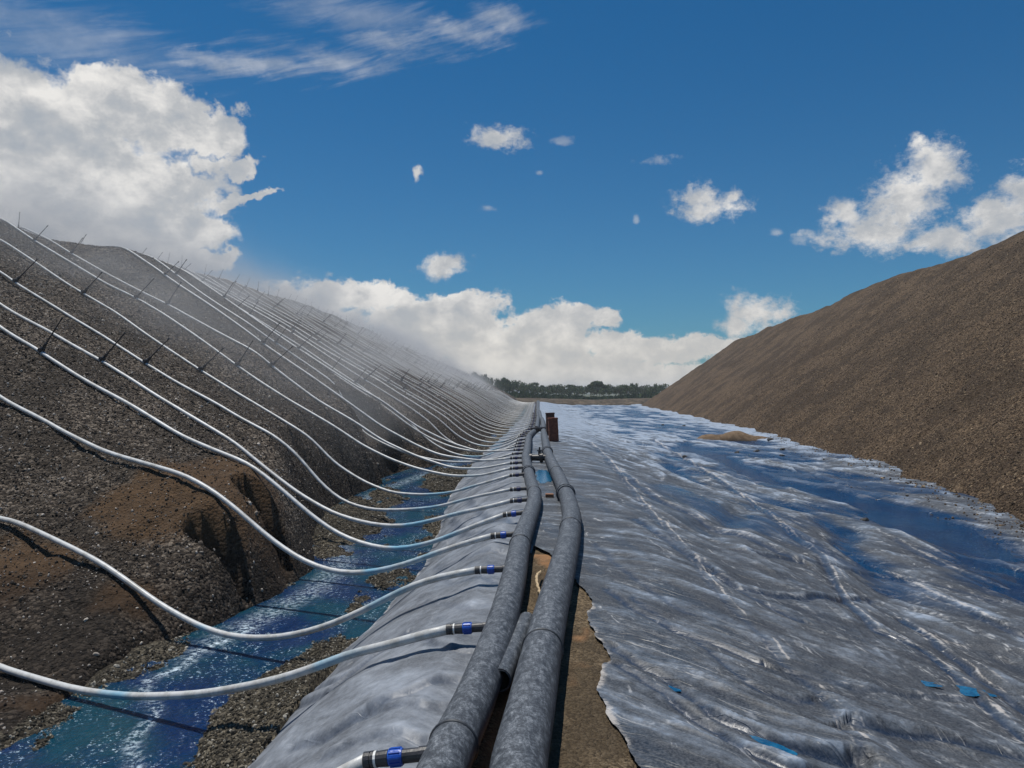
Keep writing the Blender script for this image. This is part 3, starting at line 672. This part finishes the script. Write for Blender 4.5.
def foamL(X, Y):
    c = interp(Y, [(3,-2.6),(5.3,-2.75),(6.1,-2.95),(6.7,-3.2),(7.3,-3.45),(8.3,-3.2),(10,-2.9)])+.07*np.sin(Y*6)
    return np.exp(-((X-c)/.055)**2)*(Y < 9) + .5*sstep(.35-np.abs(X-toeL(Y)-.4), 0, .3)*sstep(Y, 7, 9)
sheet('channel_water', lambda Y: toeL(Y)-.5, lambda Y: edgeL(Y)+.25, 2.5, 42, CW, 'water_channel', 'blue water in the channel at the foot of the dark heap', 70, 300, foamL)

# ---------------------------------------------------------------- loose stones (stuff)
def stones(name, P, sc, m, label, sub=1):
    me = bpy.data.meshes.new(name); me.vertices.add(len(P)); me.vertices.foreach_set('co', np.asarray(P, np.float32).ravel())
    addattr(me, 'size', sc); addattr(me, 'tint', rng.random(len(P)))
    o = bpy.data.objects.new(name, me); C.objects.link(o)
    ng = bpy.data.node_groups.new(name, 'GeometryNodeTree')
    ng.interface.new_socket('Geometry', in_out='INPUT', socket_type='NodeSocketGeometry'); ng.interface.new_socket('Geometry', in_out='OUTPUT', socket_type='NodeSocketGeometry')
    N, L = ng.nodes, ng.links
    gi = N.new('NodeGroupInput'); go = N.new('NodeGroupOutput'); ip = N.new('GeometryNodeInstanceOnPoints')
    ico = N.new('GeometryNodeMeshIcoSphere'); ico.inputs['Subdivisions'].default_value = sub
    tr = N.new('GeometryNodeTransform'); tr.inputs['Scale'].default_value = (1, .75, .55)
    sm = N.new('GeometryNodeSetMaterial'); sm.inputs['Material'].default_value = M[m]
    rr = N.new('FunctionNodeRandomValue'); rr.data_type = 'FLOAT_VECTOR'; rr.inputs[0].default_value = (0, 0, 0); rr.inputs[1].default_value = (6.28, 6.28, 6.28)
    at = N.new('GeometryNodeInputNamedAttribute'); at.data_type = 'FLOAT'; at.inputs['Name'].default_value = 'size'
    L.new(ico.outputs[0], tr.inputs[0]); L.new(tr.outputs[0], sm.inputs[0]); L.new(sm.outputs[0], ip.inputs['Instance'])
    L.new(gi.outputs[0], ip.inputs['Points']); L.new(rr.outputs[0], ip.inputs['Rotation']); L.new(at.outputs[0], ip.inputs['Scale']); L.new(ip.outputs[0], go.inputs[0])
    md = o.modifiers.new('scatter', 'NODES'); md.node_group = ng; me.materials.append(M[m])
    return tag(o, label, kind='stuff')
n = 340000
Y = geo(3.5, 38, 5000)[rng.integers(0, 5000, n)]*rng.uniform(.995, 1.005, n); s = rng.random(n)**.9*15-.1
X = toeL(Y)-s; k = (X > -.72*Y-1.0); X, Y = X[k], Y[k]; Z = heapL(X, Y); k = Z < interp(Y, HL)+.2; X, Y, Z = X[k], Y[k], Z[k]
cl = np.zeros_like(X)
for x, y, r in CLAYS: cl = np.maximum(cl, 1-np.hypot(X-x, Y-y)/r*.7)
k = rng.random(len(X)) > sstep(cl, .2, .6)*.6; X, Y, Z = X[k], Y[k], Z[k]
near_toe = Z-bed(Y) < .55
k = ~near_toe | (rng.random(len(X)) < .35); X, Y, Z = X[k], Y[k], Z[k]
stones('loose_gravel', np.stack([X, Y, Z+.003], 1), rng.gamma(2.0, .0037, len(X))*(.75+Y*.03)+.004, 'stone_left', 'grey ore gravel lying over the left heap')
n = 300000
Y = geo(10, 75, 5000)[rng.integers(0, 5000, n)]*rng.uniform(.995, 1.005, n); s = rng.random(n)*15-.15
X = toeR(Y)+s; k = (X < .70*Y+1.0) & (rng.random(n) > sstep(Y+8*fbm(X*.1, Y*.1, 3, 7), 22, 72)); X, Y = X[k], Y[k]; Z = heapR(X, Y)
stones('loose_gravel', np.stack([X, Y, Z+.004], 1), rng.gamma(2.4, .0046, len(X))*(.75+Y*.012)+.006, 'stone_right', 'brown ore gravel lying over the right heap')
n = 60000
Y = geo(3.2, 30, 5000)[rng.integers(0, 5000, n)]; X = toeL(Y)-.1+rng.random(n)*(edgeL(Y)-toeL(Y)+.35); Z = bedz(X, Y)
Z = np.minimum(Z, np.where(X > edgeL(Y), berm(X, Y)-.03, 9)); k = (Z > CW+slope_up(Y)-.01); X, Y, Z = X[k], Y[k], Z[k]
stones('channel_gravel', np.stack([X, Y, Z+.002], 1), rng.gamma(3, .0031, len(X))*(.8+Y*.03)+.004, 'stone_bed', 'loose gravel on the bars of the channel')
n = 900
Y = geo(11, 40, 500)[rng.integers(0, 500, n)]; X = toeR(Y)-rng.exponential(.35, n)+.1; Z = linR(X, Y)+.01
stones('fallen_gravel', np.stack([X, Y, Z], 1), rng.gamma(2, .007, n)+.004, 'stone_right', 'gravel fallen onto the liner along the foot of the right heap')

# ---------------------------------------------------------------- main pipes
def pipe(fn, r, zc, label, beads, flanges, wob):
    e = empty('main_pipe', (float(fn(3)), 3, 0)); Y = geo(1.2, 131, 260); X = fn(Y)
    for _ in range(2): X[1:-1] = .25*X[:-2]+.5*X[1:-1]+.25*X[2:]
    Z = zc+.012*np.sin(Y*wob)*sstep(Y, 4, 12)+.05*sstep(Y, 14, 30)*np.sin(Y*.35)
    P = np.stack([X, Y, Z], 1); V, Fc = tube(P, r, 32); V = V-np.array(e.location)
    link('pipe_wall', mesh('pipe_wall', V, Fc), 'pipe_dusty', e, True)
    def at(y): return np.array([np.interp(y, Y, X), y, np.interp(y, Y, Z)])
    for y in beads:
        a, b = at(y-.01), at(y+.01); d = b-a; d /= np.linalg.norm(d)
        v, f = lathe([(-.009, r*.99), (-.007, r+.006), (0, r+.0085), (.007, r+.006), (.009, r*.99)], d, 32, (a+b)/2-np.array(e.location))
        link('weld_bead', mesh('weld_bead', v, f), 'black_pipe', e, True)
    for y in flanges:
        a, b = at(y-.01), at(y+.01); d = b-a; d /= np.linalg.norm(d); L = .07+.004*y
        v, f = lathe([(-L, r*.98), (-L, r+.018), (-.03, r+.022), (-.03, r+.032), (.03, r+.032), (.03, r+.022), (L, r+.018), (L, r*.98)], d, 32, (a+b)/2-np.array(e.location))
        link('flange', mesh('flange', v, f), 'pipe_dusty', e)
    return tag(e, label, 'pipe')
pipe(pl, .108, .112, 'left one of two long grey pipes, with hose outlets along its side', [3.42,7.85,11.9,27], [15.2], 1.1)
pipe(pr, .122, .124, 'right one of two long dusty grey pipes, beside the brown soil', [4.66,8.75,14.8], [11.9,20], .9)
# short stub between them
P = [(-.066,4.18,.115),(-.012,4.6,.10),(.045,5.0,.08),(.105,5.45,.06)]
V, Fc = tube(P, .063, 24, False); V2, F2 = tube(P, .053, 24, False)
n = len(V); Fc = Fc+[tuple(i+n for i in q[::-1]) for q in F2]+[(j, (j+1) % 24, n+(j+1) % 24, n+j) for j in range(24)]
Fc += [tuple(range(n+48, n+72))]
e = empty('pipe_stub', (-.066, 4.18, 0)); V = np.vstack([V, V2])-np.array(e.location)
link('stub_wall', mesh('stub_wall', V, Fc), 'pipe_dusty', e, True)
tag(e, 'short open-ended grey pipe piece lying between the two long pipes', 'pipe')
# cross connection
e = empty('cross_fitting', (.6, 18.2, 0))
v, f = lathe([(-.33, .07), (-.2, .075), (-.2, .10), (-.14, .10), (-.14, .075), (.05, .08), (.05, .115), (.12, .115), (.12, .075), (.3, .07)], (1, -.12, .02), 18, (.02, 0, .13))
link('fitting_body', mesh('fitting_body', v, f), 'black_plastic', e)
v, f = lathe([(0, .035), (.1, .035), (.1, .06), (.13, .06), (.13, .02), (.2, .02)], (0, 0, 1), 12, (.06, 0, .18))
link('valve_stem', mesh('valve_stem', v, f), 'black_plastic', e)
tag(e, 'black connector fitting joining the two pipes beside the blue puddle', 'pipe fitting')
e = empty('cross_fitting', (1.25, 31.5, 0))
v, f = lathe([(-.5, .09), (-.3, .1), (-.3, .14), (-.2, .14), (-.2, .1), (.3, .1), (.3, .14), (.38, .14), (.38, .09)], (1, .5, .0), 18, (.0, 0, .16))
link('fitting_body', mesh('fitting_body', v, f), 'black_plastic', e)
tag(e, 'dark connector fitting under the bend in the left pipe, near the rusty uprights', 'pipe fitting')
# timber block under the right pipe, and rope
e = empty('timber_block', (.57, 12.25, 0))
v, f = box((-.03, -.06, 0), (.10, .06, .06), .006); link('block', mesh('timber_block', v, f), 'timber', e)
tag(e, 'small brown timber block wedged against the right pipe', 'timber block')
a = np.linspace(0, 1, 26); P = np.stack([.245-.045*np.sin(a*3.1)+.02*a, 6.05+a*.9, .045+.05*np.sin(a*3)+.01*np.sin(a*60)], 1)
V, Fc = join([tube(P+.006*np.stack([np.cos(a*50+q), 0*a, np.sin(a*50+q)], 1), .009, 6) for q in (0, 3.14)])
tag(link('rope', mesh('rope', V, Fc), 'rope'), 'pale twisted rope end lying against the right pipe', 'rope')
# rusty upright boxes
def rusty(x, y, w_, h, lean, lab, m):
    e = empty('rusty_upright', (x, y, 0)); e.rotation_euler = (0, lean, .12)
    v, f = box((-w_/2, -.14, 0), (w_/2, .14, h), .012); link('body', mesh('body', v, f), m, e)
    v, f = box((-w_/2-.008, -.15, h*.96), (w_/2+.008, .15, h+.012), .004); link('rim', mesh('rim', v, f), m, e)
    v, f = box((-w_/2-.006, -.147, h*.45), (w_/2+.006, .147, h*.49), .003); link('band', mesh('band', v, f), m, e)
    tag(e, lab, 'steel box')
rusty(1.44, 26.2, .31, .80, -.05, 'front and taller of two rust-brown steel uprights by the right pipe', 'rust')
rusty(1.51, 29.7, .31, .88, -.03, 'darker rusty upright standing behind the front one by the pipes', 'dark_rust')

# ---------------------------------------------------------------- hoses
def part_mesh(prof, n=14): v, f = lathe(prof, (1, 0, 0), n); return mesh('fitting', v, f)
ME_clamp = part_mesh([(0, .034), (0, .041), (.03, .041), (.03, .036), (.036, .036), (.036, .042), (.05, .042), (.05, .034)]); ME_clamp.materials.append(M['black_plastic'])
ME_ring = part_mesh([(.050, .034), (.050, .040), (.062, .040), (.062, .034)]); ME_ring.materials.append(M['white_band'])
ME_coup = part_mesh([(.062, .03), (.062, .037), (.11, .040), (.12, .040), (.12, .033)]); ME_coup.materials.append(M['black_plastic'])
def nut():
    v, f = lathe([(.12, .034), (.122, .039), (.135, .042), (.175, .042), (.19, .039), (.192, .034)], (1, 0, 0), 20)
    parts = [(v, f)]
    for k in range(10):
        a = k*math.pi/5; parts.append(([(x, math.cos(a)*y-math.sin(a)*z, math.sin(a)*y+math.cos(a)*z) for x, y, z in box((.128, -.004, .040), (.182, .004, .046))[0]], box((.128, -.004, .040), (.182, .004, .046))[1]))
    V, Fc = join(parts); return mesh('nut', V, Fc)
ME_nut = nut(); ME_nut.materials.append(M['blue_plastic']); ME_nut2 = nut(); ME_nut2.materials.append(M['navy_plastic'])
ME_nip = part_mesh([(.19, .034), (.27, .034), (.272, .038), (.30, .038), (.42, .036)]); ME_nip.materials.append(M['black_plastic'])
ulist = sorted([3.26, 19.5, 22.2]+list(TRACE))
u = 23.4
while u < 122: ulist.append(round(u, 2)); u += (1.95)*(1+.14*math.sin(u*3.7))
ordn = 'nearest second third fourth fifth sixth seventh eighth ninth tenth eleventh twelfth thirteenth fourteenth fifteenth sixteenth seventeenth eighteenth nineteenth twentieth'.split()
hose_paths = {}
def hose(u, idx):
    y0 = u; x0 = float(pl(u))-.10
    end = (x0-.24-.02*(idx > 5), y0+.02)          # where the white hose enters its coupling
    if u in TZ:
        tx, tz = np.array(TZ[u][0]), np.array(TZ[u][1]); xs = np.linspace(end[0], -24, 150)
        zt = np.interp(xs, tx, tz); zt = np.where(xs < tx[0], -99, zt)
    else:
        xs = np.linspace(end[0], -24, 150); zt = np.full_like(xs, -99.)
    w_ = (.16 if u > 18 else .05)*np.sin(xs*.55+u*2.1)*np.clip((end[0]-xs)/3, 0, 1) + (.12*fbm(xs*.35, xs*0+u, 2, idx) if u > 18 else 0)
    ys = end[1]-K*(xs-end[0])+w_*(u not in TZ)
    if u in TZ: ys = u-K*xs; bl = np.clip((end[0]-xs)/.7, 0, 1); ys = ys*bl+(1-bl)*(end[1])
    g = heapL(xs, ys); gs = g.copy()
    for _ in range(14): gs[1:-1] = np.maximum(g[1:-1], .5*(gs[:-2]+gs[2:])) if _ < 8 else .25*gs[:-2]+.5*gs[1:-1]+.25*gs[2:]
    g = np.maximum(g, gs)
    e_ = edgeL(ys); bb = np.where(xs > e_-.3, berm(xs, ys), -9); g2 = np.where(xs > toeL(ys)-.1, -9, g)
    zend = .115+.01*math.sin(u*5)
    if u not in TZ:
        xt = float(toeL(u))-1.1; zt0 = float(heapL(np.array([xt]), np.array([u-K*xt]))[0])+.04
        if u < 5: xt = -4.2; zt0 = -.6
        t = np.clip((end[0]-xs)/(end[0]-xt), 0, 1); sag = interp(u, [(3,.9),(18,.60),(30,.42),(60,.3),(120,.2)])*(1+.25*math.sin(u*7.3))
        if u < 5: hang = zend+(zt0-zend)*t-4*t*(1-t)*.25-.9*t*(1-t)
        else: hang = zend+(zt0-zend)*t**1.6-4*t*(1-t)*sag
        zz = np.where(xs > xt, np.maximum(hang, np.maximum(g2, bb)+.03), g+.03)
    else:
        zz = np.maximum(np.where(zt < -50, g+.03, zt), np.maximum(g2, -9)+.02)
        b = np.clip((end[0]-xs)/.35, 0, 1); zz = zz*b+zend*(1-b) if False else zz
        zz = zz+(zend-zz[0])*np.exp(-((end[0]-xs)/.5)**2)
    zz = np.maximum(zz, CW+slope_up(ys))
    for _ in range(2): zz[1:-1] = .25*zz[:-2]+.5*zz[1:-1]+.25*zz[2:]
    # stop just over the crest
    crest = np.argmax((toeL(ys)-xs) > (14.2 if u > 9 else 13)); n = crest if crest > 5 else len(xs)
    P = np.stack([xs, ys, zz], 1)[:n]
    d = np.r_[0, np.cumsum(np.linalg.norm(np.diff(P, axis=0), axis=1))]; ns = 110 if u < 30 else 60
    P = np.stack([np.interp(np.linspace(0, d[-1], ns), d, P[:, k]) for k in range(3)], 1)
    hose_paths[u] = P
    r = .033 if u < 12 else (.030 if u < 30 else .023)
    e = empty('hose', tuple(P[0])); V, Fc = tube(P, r, 10 if u < 12 else 6); V = V-P[0]
    link('hose_tube', mesh('hose_tube', V, Fc), 'hose_white', e, True)
    dv = P[0]-P[1]; dv = dv/np.linalg.norm(dv); dv = np.array([1, dv[1]*.3, dv[2]*.3])
    q = Vector(dv).to_track_quat('X', 'Z').to_euler()
    for nm, me in (('hose_clamp', ME_clamp), ('clamp_ring', ME_ring), ('coupling', ME_coup), ('union_nut', ME_nut), ('outlet', ME_nip)):
        if u > 60 and nm in ('hose_clamp', 'clamp_ring', 'coupling'): continue
        if nm == 'union_nut' and u > 11: me = ME_nut2
        o = bpy.data.objects.new(nm, me); C.objects.link(o); o.parent = e; o.rotation_euler = q; o.location = (-.012, 0, 0); o.scale = (.9, .88, .88)
        if nm == 'union_nut': o['label'] = 'blue union nut' if u < 11 else 'dark navy union nut'
    if idx == 0: lab = 'nearest white hose, a short piece with blue nut at the bottom edge'
    elif idx == 1: lab = 'second white hose from the camera, sagging low over the blue channel with cyan stains'
    elif idx < 20: lab = f'{ordn[idx]} white hose counted from the camera, coming off the left pipe'
    else: lab = 'thin white hose in the close-packed far rows beyond the twentieth, lying up the dark heap'
    return tag(e, lab, 'hose', 'white hoses running from the pipe up the heap')
for i, u in enumerate(ulist): hose(u, i)

# ---------------------------------------------------------------- sprinklers
def spr_meshes():
    v1 = join([lathe([(-.02, .03), (-.02, .045), (.06, .045), (.09, .028), (.16, .026), (.18, .014)], (0, 0, 1), 10), box((-.07, -.02, -.025), (.07, .02, .03), .004)])
    v2 = lathe([(.16, .015), (.45, .012), (.68, .009)], (0, 0, 1), 6)
    v3 = join([lathe([(.66, .010), (.66, .014), (.70, .015), (.72, .010)], (0, 0, 1), 8), ([(x*math.cos(.7)+.0, y, z*1.0+.71+x*.2) for x, y, z in box((-.025, -.006, 0), (.03, .006, .014))[0]], box((-.025, -.006, 0), (.03, .006, .014))[1])])
    out = []
    for nm, (v, f) in (('saddle', v1), ('riser', v2), ('nozzle', v3)):
        me = mesh(nm, v, f); me.materials.append(M['black_plastic']); out.append((nm, me))
    return out
SPM = spr_meshes()
def sprinkler(P, tilt, yaw, lab, grp, scale=1.0):
    e = empty('sprinkler', tuple(P)); e.rotation_euler = (0, tilt, yaw); e.scale = (scale,)*3
    for nm, me in SPM:
        o = bpy.data.objects.new(nm, me); C.objects.link(o); o.parent = e
    return tag(e, lab, 'sprinkler', grp)
GR = 'black sprinklers standing on the hoses'
hand = {9.84: [(40,354)], 11.1: [(100,361)], 12.4: [(145,364),(17,284)], 14.4: [(200,372),(85,298)], 15.8: [(238,371),(135,302),(33,240)], 16.9: [(168,313),(72,253)]}
rown = ['lowest row', 'middle row', 'upper row', 'crest row']
cnt = 0
for i, u in enumerate(ulist):
    P = hose_paths[u]
    if u in hand:
        tg = []
        for px, py in hand[u]:
            r = (px-512)/F; tg.append(r*u/(1+K*r))
        if u == 9.84: tg += [-12.2]
        if u == 11.1: tg += [-11.7]
        if u == 16.9: tg += [-6.2]
    elif u > 17: tg = [float(toeL(u+2))-s for s in (3.8+.4*math.sin(u), 7.3+.4*math.sin(u*1.7), 10.9+.3*math.sin(u*2.3))]
    else: continue
    for j, x in enumerate(sorted(tg, reverse=True)):
        k = int(np.argmin(np.abs(P[:, 0]-x))); row = 'lowest' if j == 0 else ('middle' if j == 1 else 'top')
        Y = P[k][1]; inview = x > -.69*Y
        if not inview: continue
        if i < 20: lab = f'black sprinkler in the {row} row, on the {ordn[i]} white hose from the camera'
        else: lab = f'small black sprinkler in the {row} row on one of the far close-packed hoses'
        tilt = .72+.14*math.sin(u*3.1+j*2); 
        sprinkler(P[k]+np.array([0, 0, .02]), tilt, .15*math.sin(u*5+j), lab, GR, 1.0 if Y < 22 else .8)
    # a riser at the crest, nearly upright
    if 14 < u < 95:
        k = int(np.argmin(np.abs((toeL(P[:, 1])-P[:, 0])-13.3))); Q = P[k]
        if Q[0] > -.69*Q[1]:
            lab = f'thin black riser on the crest, at the end of the {ordn[i]} hose' if i < 20 else 'thin black riser standing on the crest at the end of a far hose'
            sprinkler(Q+np.array([0, 0, .0]), .3+.25*math.sin(u*4.4), .1, lab, GR, .72)

# ---------------------------------------------------------------- small things on the right
def sandpile():
    x, y, z = ray(733, 441, lambda a, b: linR(a, b), 20, 60); n = 70; m_ = 26
    T, A = np.meshgrid(np.linspace(-1, 1, n), np.linspace(0, math.pi, m_))
    w_ = .55*(1-np.abs(T)**3.2)**.6*(1+.15*np.sin(T*5)); hh = .44*(1-np.abs(T)**2.5)**.7*(1+.2*np.sin(T*7+1))
    X = T*1.85; Y = -np.cos(A)*w_; Z = np.sin(A)**1.2*hh+.02*fbm(X*6, Y*6+A, 3, 5)-.03
    X, Y = X*.995+Y*.05, Y-X*.1
    o = grid('sand_mound', X, Y, Z, 'sand'); o.location = (x, y, z)
    tag(o, 'long low mound of tan sand at the foot of the brown heap', 'sand mound')
sandpile()
def rock_mesh(seed):
    import bmesh
    bm = bmesh.new(); bmesh.ops.create_icosphere(bm, subdivisions=2, radius=1); r = random.Random(seed)
    for v in bm.verts:
        c = v.co.copy(); k = 1+.35*math.sin(c.x*3+seed)*math.cos(c.y*2.5+seed*2)+r.uniform(-.1, .1); v.co = Vector((c.x*k, c.y*k*.8, max(c.z*k*.6, -.3)))
    me = bpy.data.meshes.new('rock'); bm.to_mesh(me); bm.free(); me.materials.append(M['dark_stone']); return me
RM = [rock_mesh(i) for i in range(4)]
for i, (px, py, sz, lab) in enumerate([(756,452,.13,'dark rock lying right of the sand mound, middle of three'),(782,450,.14,'dark rock on the liner nearest the brown heap'),(782,456,.09,'small dark rock just below a larger one on the liner'),
      (737,453,.10,'dark rock on the liner below the sand mound'),(684,426,.12,'tiny dark rock left of the others in the distance'),(663,425,.10,'farthest tiny dark rock on the liner'),(685,457,.10,'dark rock at the head of the blue stream'),
      (864,521,.08,'dark rock in the blue stream, left'),(926,524,.07,'dark rock on the liner below the brown heap'),(955,533,.06,'small dark rock near the right edge'),(770,440,.15,'dark rock at the right tip of the sand mound')]):
    x, y, z = ray(px, py, lambda a, b: linR(a, b), 5, 90)
    o = bpy.data.objects.new('rock', RM[i % 4]); C.objects.link(o); o.location = (x, y, z+.01); o.scale = (sz,)*3; o.rotation_euler = (0, 0, i*1.3); tag(o, lab, 'rock')
def twig(a, b, lab, bend=.06):
    x0, y0, z0 = ray(*a, heapR, 5, 90); x1 = (b[0]-512)/F*(y0+.1); z1 = CH-(b[1]-HZ)/F*(y0+.1)
    P = [np.array([x0, y0, z0-.02])*(1-t)+np.array([x1, y0+.1, z1])*t+np.array([bend*math.sin(t*3.1), 0, bend*.4*math.sin(t*6)]) for t in np.linspace(0, 1, 8)]
    V, Fc = tube(P, np.linspace(.016, .006, 8), 6)
    V2, F2 = tube([P[4], P[4]+np.array([.06, .02, .10]), P[4]+np.array([.08, .03, .16])], [.007, .005, .003], 5)
    o = np.array(P[0]); V, Fc = join([(V-o, Fc), (V2-o, F2)])
    ob = link('twig', mesh('twig', V, Fc), 'twig'); ob.location = o; tag(ob, lab, 'twig')
twig((845,471),(853,454),'pale dry twig sticking up at the foot of the brown heap')
twig((884,431),(900,426),'pale twig lying on the brown slope above the upright one')

# ---------------------------------------------------------------- trees on the horizon
def crown_mesh(seed, flat, dense, mname, nl=70):
    r = np.random.default_rng(seed); cl = []
    nc = 9 if dense else 7
    for k in range(nc):
        a = r.uniform(0, 6.28); rr = r.uniform(.1, 1)**.6
        cl.append((math.cos(a)*rr*.75, math.sin(a)*rr*.75, r.uniform(.45, 1.0) if not flat else r.uniform(.78, .98), r.uniform(.24, .42)))
    V, Fc, T = [], [], []
    if flat: cl = [(0,0,.86,.40),(.42,.1,.80,.34),(-.4,-.1,.80,.34),(.1,.4,.84,.32),(-.1,-.4,.84,.32),(.72,-.1,.72,.24),(-.7,.15,.70,.24)]
    for cx, cy, cz, cr in cl:
        for k in range(nl):
            d = r.normal(size=3); d /= np.linalg.norm(d); q = cr*r.uniform(.55, 1.05); p = np.array([cx+d[0]*q, cy+d[1]*q, cz+d[2]*q*(.30 if flat else .5)])
            s = r.uniform(.035, .075); u = r.normal(size=3); u /= np.linalg.norm(u); v = np.cross(u, d); v /= np.linalg.norm(v)+1e-6
            i = len(V); V += [p-u*s, p+v*s*.8, p+u*s, p-v*s*.8]; Fc.append((i, i+1, i+2, i+3)); tt = r.random(); T += [tt]*4
    me = mesh('crown', V, Fc); addattr(me, 'tint', T); me.materials.append(M[mname]); return me
def trunk_mesh(seed):
    r = np.random.default_rng(seed); parts = [tube([(0,0,-.08),(.01,0,.25),(.03,.01,.5),(.02,0,.75)], [.045,.034,.025,.012], 7)]
    for k in range(5):
        a = k*1.3+r.random(); h = .3+.08*k; parts.append(tube([(.02,0,h),(.25*math.cos(a),.25*math.sin(a),h+.16),(.5*math.cos(a),.5*math.sin(a),h+.28)], [.02,.012,.005], 5))
    V, Fc = join(parts); me = mesh('trunk', V, Fc); me.materials.append(M['bark']); return me
CR = [crown_mesh(1, False, True, 'leaf_dark'), crown_mesh(2, False, True, 'leaf_green'), crown_mesh(3, False, True, 'leaf_dark'), crown_mesh(4, False, True, 'leaf_green')]
CRF = crown_mesh(9, True, True, 'leaf_dark', 260); TK = [trunk_mesh(i) for i in range(3)]
def tree(px, top, Y, wpx, crown, lab, grp=None, base=395):
    X = (px-512)/F*Y; z0 = -.5; h = CH-(top-HZ)/F*Y-z0; wd = wpx/F*Y/2
    e = empty('tree', (X, Y, z0)); e.rotation_euler = (0, 0, px*1.7 % 6.28)
    c = bpy.data.objects.new('crown', crown); C.objects.link(c); c.parent = e; c.scale = (wd, wd, h/1.12)
    t_ = bpy.data.objects.new('trunk', TK[int(px) % 3]); C.objects.link(t_); t_.parent = e; t_.scale = (wd*.8, wd*.8, h)
    tag(e, lab, 'tree', grp)
tree(597, 378, 185, 24, CRF, 'tallest tree on the horizon, flat crowned and standing clear of the others')
k = 0
for Y0, px0, step in ((212, 478, 9), (235, 474, 8), (195, 482, 13)):
    px = px0
    while px < 668:
        top = interp(px, [(470,371),(490,375),(510,379),(530,383),(560,385),(590,384),(640,384),(670,384)])+rng.uniform(-1.2, 1.8)+(1.5 if Y0 == 195 else 0)
        tree(px, float(top), Y0+rng.uniform(-6, 6), rng.uniform(12, 20), CR[k % 4], 'dark green tree in the low tree line on the horizon', 'trees of the horizon tree line'); k += 1
        px += step*rng.uniform(.7, 1.2)
def undergrowth():
    n = 5000; X = rng.uniform(-45, 60, n); Y = rng.uniform(165, 185, n); h = rng.uniform(0, 1, n)**1.3*2.6*(.6+.5*fbm(X*.1, X*0, 2, 9)); V = []; T = []
    for x, y, z in zip(X, Y, h):
        a = rng.uniform(0, 3.14); s = rng.uniform(.18, .45); b = rng.uniform(-.5, .5); dx, dy = math.cos(a)*s, math.sin(a)*s
        V += [(x-dx, y-dy, z-s-.3), (x+dx, y+dy, z-s-.3+b*s), (x+dx, y+dy, z+s-.3), (x-dx, y-dy, z+s-.3+b*s)]; T += [rng.random()]*4
    me = mesh('undergrowth', V, np.arange(4*n).reshape(n, 4)); addattr(me, 'tint', T)
    tag(link('undergrowth', me, 'leaf_green'), 'low scrub along the foot of the tree line', kind='stuff')
undergrowth()

# ---------------------------------------------------------------- spray drifting off the sprinklers
def mist():
    m = bpy.data.materials.new('mist'); m.use_nodes = True; t = NT(m.node_tree); t.n.clear()
    out = t.n.new('ShaderNodeOutputMaterial'); pv = t.n.new('ShaderNodeVolumePrincipled'); t.l.new(pv.outputs[0], out.inputs['Volume'])
    p = t.coord('Object'); x, y, z = t.sep(p)
    tb = [(-30, 0)]
    sl = t.m('ADD', t.m('MULTIPLY', x, -.60), -1.35)              # height of the slope face below a point
    sl = t.m('MINIMUM', sl, 7.9)
    sl = t.m('SUBTRACT', sl, t.m('MULTIPLY', t.ss(y, 20, 140), -2.0))
    h = t.m('MAXIMUM', t.m('SUBTRACT', z, sl), 0)
    fall = t.m('POWER', 2.718, t.m('MULTIPLY', h, -1.25))
    yr = t.m('MULTIPLY', t.ss(y, 13, 23), t.ss(y, 150, 60))
    xr = t.m('MULTIPLY', t.ss(x, -.5, -5.5), t.ss(x, -31, -26))
    edge = t.m('MULTIPLY', t.ss(z, 13, 9), t.ss(z, -.5, 2.6))
    n = t.ss(t.noise(t.v('MULTIPLY', p, (1, .5, 1)), .26, 3, .55), .36, .66)
    dn = t.m('MULTIPLY', t.m('MULTIPLY', fall, yr), t.m('MULTIPLY', xr, edge)); dn = t.m('MULTIPLY', dn, n)
    t.put(t.m('MULTIPLY', dn, .20), pv.inputs['Density']); pv.inputs['Color'].default_value = (.99, .99, 1, 1); pv.inputs['Anisotropy'].default_value = 0
    M['mist'] = m
    v, f = box((-32, 12, -1), (1, 158, 14)); o = link('spray_mist', mesh('spray_mist', v, f), 'mist'); tag(o, 'fine white spray drifting over the left heap', kind='stuff')
    m.cycles.volume_step_rate = 1.0
mist()

def haze():
    m = bpy.data.materials.new('haze'); m.use_nodes = True; t = NT(m.node_tree); t.n.clear()
    out = t.n.new('ShaderNodeOutputMaterial'); pv = t.n.new('ShaderNodeVolumePrincipled'); t.l.new(pv.outputs[0], out.inputs['Volume'])
    pv.inputs['Density'].default_value = .0006; pv.inputs['Color'].default_value = (.90, .95, 1, 1); M['haze'] = m
    v, f = box((-5000, -60, -3.2), (5000, 5200, 16)); o = link('haze', mesh('haze', v, f), 'haze'); tag(o, kind='stuff')
haze()
